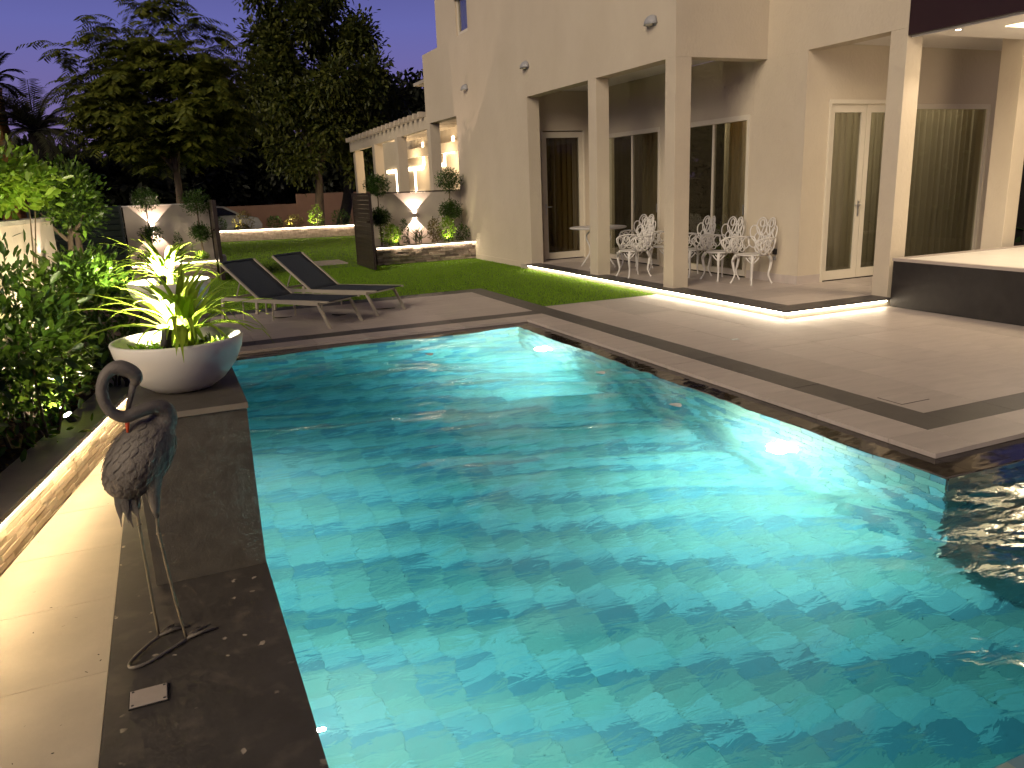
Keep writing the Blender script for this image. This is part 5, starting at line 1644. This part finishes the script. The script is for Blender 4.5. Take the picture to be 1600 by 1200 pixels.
BG = 'dark trees far behind the street'
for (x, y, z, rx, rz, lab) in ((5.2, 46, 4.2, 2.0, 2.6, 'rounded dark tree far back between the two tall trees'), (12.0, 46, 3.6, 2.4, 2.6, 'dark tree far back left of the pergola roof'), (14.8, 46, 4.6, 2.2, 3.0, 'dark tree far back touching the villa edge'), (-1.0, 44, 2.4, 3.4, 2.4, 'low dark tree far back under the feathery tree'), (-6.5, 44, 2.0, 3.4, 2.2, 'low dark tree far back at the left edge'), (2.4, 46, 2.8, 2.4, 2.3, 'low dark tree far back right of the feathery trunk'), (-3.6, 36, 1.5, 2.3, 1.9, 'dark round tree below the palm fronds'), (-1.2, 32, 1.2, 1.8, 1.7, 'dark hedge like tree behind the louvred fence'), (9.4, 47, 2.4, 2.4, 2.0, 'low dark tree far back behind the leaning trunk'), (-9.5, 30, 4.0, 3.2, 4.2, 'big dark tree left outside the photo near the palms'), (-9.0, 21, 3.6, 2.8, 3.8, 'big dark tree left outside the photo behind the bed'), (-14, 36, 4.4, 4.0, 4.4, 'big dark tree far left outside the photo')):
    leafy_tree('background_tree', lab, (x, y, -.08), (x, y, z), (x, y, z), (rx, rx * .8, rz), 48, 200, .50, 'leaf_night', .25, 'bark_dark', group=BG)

def palm(label, x, y, h, r0, nf, L_, seed, mat='leaf_palm', bark='palm_bark_lit'):
    r_ = np.random.default_rng(seed)
    t = thing('palm_tree', label, 'tree', (x, y, -.08), 0, 'palms behind the left hedge')
    mb = MB()
    zs = np.linspace(-.08, h, 24)
    mb.tube([(x + .05 * math.sin(z), y, z) for z in zs], [r0 * (1.0 + (.10 if i % 2 else -.02)) for i in range(24)], 12)
    mb.build('trunk', bark, t)
    Ps, Ds, Ns = [], [], []
    rb = MB()
    for k in range(nf):
        a = 6.283 * k / nf + r_.normal(0, .2); el = r_.uniform(.2, 1.35)
        p = np.array([x, y, h]); hv = np.array([math.cos(a) * math.cos(el), math.sin(a) * math.cos(el), math.sin(el)])
        pts = [tuple(p)]
        m_ = 26
        for i in range(m_):
            p = p + hv * L_ / m_; hv = hv + np.array([0, 0, -.062]); hv /= np.linalg.norm(hv)
            pts.append(tuple(p))
            sd = np.cross(hv, [0, 0, 1]); sd /= max(1e-6, np.linalg.norm(sd))
            if i > 2:
                for s in (-1, 1):
                    Ps.append(p); Ds.append(sd * s + hv * .8 - np.array([0, 0, .25])); Ns.append(np.cross(sd, hv))
        rb.tube(pts[::2], list(np.linspace(.03, .008, len(pts[::2]))), 5)
    Ps, Ds, Ns = map(np.array, (Ps, Ds, Ns)); n = len(Ps)
    link('fronds', leaves('fronds', Ps, Ds, 0.42 * r_.uniform(.7, 1.1, n), .045, mat, LEAF_LANCE, Ns), mat, t)
    rb.build('frond_stems', 'bark_dark', t)
palm('palm with drooping fronds seen against the sky on the left', -3.25, 30.0, 3.75, .20, 44, 1.9, 3, 'leaf_palm', 'bark_dark')
palm('thick palm trunk with orange light put into its colour at the left edge', -4.35, 30.6, 5.2, .36, 9, 1.2, 8, 'leaf_night')

# ================================================================== STREET
sw = thing('street_wall', 'rust coloured street wall with a taller section behind the trees', 'wall', (6, 38, 0))
MB().box(5.9, 16, 38.0, 38.3, -.08, 1.55).build('wall_panel', 'street_wall', sw)
MB().box(-3, 5.9, 38.04, 38.3, -.08, 1.12).build('wall_panel', 'street_wall', sw)
fb = thing('far_house', 'dim house front beyond the street wall', 'house', (6, 48, 0))
MB().box(2.6, 10.5, 49.0, 52, -.08, 4.2).build('wall', 'far_building', fb)
MB().box(4.0, 6.2, 48.9, 48.99, .8, 2.2).build('window', 'black', fb)
MB().box(6.9, 9.2, 48.9, 48.99, .8, 2.2).build('window', 'black', fb)
MB().box(2.3, 10.8, 48.7, 52.2, 4.2, 4.4).build('roof', 'far_building', fb)

# parked car
cr_ = thing('parked_car', 'pale parked car half hidden behind the left gate leaf', 'car', (1.5, 33.8, -.075))
def loft_car():
    prof = [(-1.9, .30), (-2.0, .55), (-1.9, .80), (-1.3, .86), (-.75, 1.28), (.1, 1.36), (.8, 1.28), (1.45, .92), (2.0, .80), (2.15, .55), (2.1, .30)]
    mb = MB()
    cx, cy, cz = 1.55, 33.9, -.075
    for s, ins in ((-1, 0), (1, 0)):
        pass
    n_ = len(prof)
    for (yy, k) in ((-.80, .94), (-.84, 1.0), (.84, 1.0), (.80, .94)):
        for (x, z) in prof:
            mb.v.append((cx + x * (.985 if k < 1 else 1), cy + yy * (1 if z < .9 else .86), cz + (z if k == 1 else .3 + (z - .3) * .97)))
    for j in range(3):
        for i in range(n_):
            i2 = (i + 1) % n_
            mb.f.append((j * n_ + i, j * n_ + i2, (j + 1) * n_ + i2, (j + 1) * n_ + i))
    mb.f.append(tuple(range(n_))[::-1]); mb.f.append(tuple(3 * n_ + i for i in range(n_)))
    return mb
loft_car().build('body', 'car_paint', cr_, bevel=.03)
cx, cy, cz = 1.55, 33.9, -.075
mb = MB()
mb.v = [(cx - 1.05, cy - .83, cz + .92), (cx - .62, cy - .735, cz + 1.23), (cx + .1, cy - .725, cz + 1.30), (cx + .74, cy - .735, cz + 1.22), (cx + 1.28, cy - .83, cz + .93)]
mb.v = [(a, b_ - .012, c_) for a, b_, c_ in mb.v]
mb.f = [(0, 4, 3, 2, 1)]
mb.build('side_window', 'car_glass', cr_)
for x in (-1.2, 1.35):
    wv = MB()
    V, F = [], []
    for yy in (-.86, -.66):
        for s in range(20):
            a = 6.283 * s / 20
            V.append((cx + x + .31 * math.cos(a), cy + yy, cz + .31 + .31 * math.sin(a)))
    for s in range(20):
        F.append((s, (s + 1) % 20, 20 + (s + 1) % 20, 20 + s))
    F.append(tuple(range(20))); wv.v, wv.f = V, F
    w_ = wv.build('wheel', 'rubber', cr_)
    rv = MB(); rv.v = [(cx + x, cy - .868, cz + .31)] + [(cx + x + .19 * math.cos(6.283 * s / 12), cy - .866, cz + .31 + .19 * math.sin(6.283 * s / 12)) for s in range(12)]
    rv.f = [(0, (s + 1) % 12 + 1, s + 1) for s in range(12)]
    rv.build('rim', 'chrome', w_)

# dark planting below the infinity edge
shrub('shrub', 'dark low shrub below the pool rim in the bottom right corner', 'shrub', (2.35, .72, -.55), (.55, .34, .34), 1600, .07, .4, 'leaf_night', 6, 'dark shrubs below the pool rim', base_z=-1.0)
shrub('shrub', 'dark shrub farther right below the pool rim', 'shrub', (3.5, .70, -.6), (.6, .34, .32), 1200, .07, .4, 'leaf_night', 6, 'dark shrubs below the pool rim', base_z=-1.0)
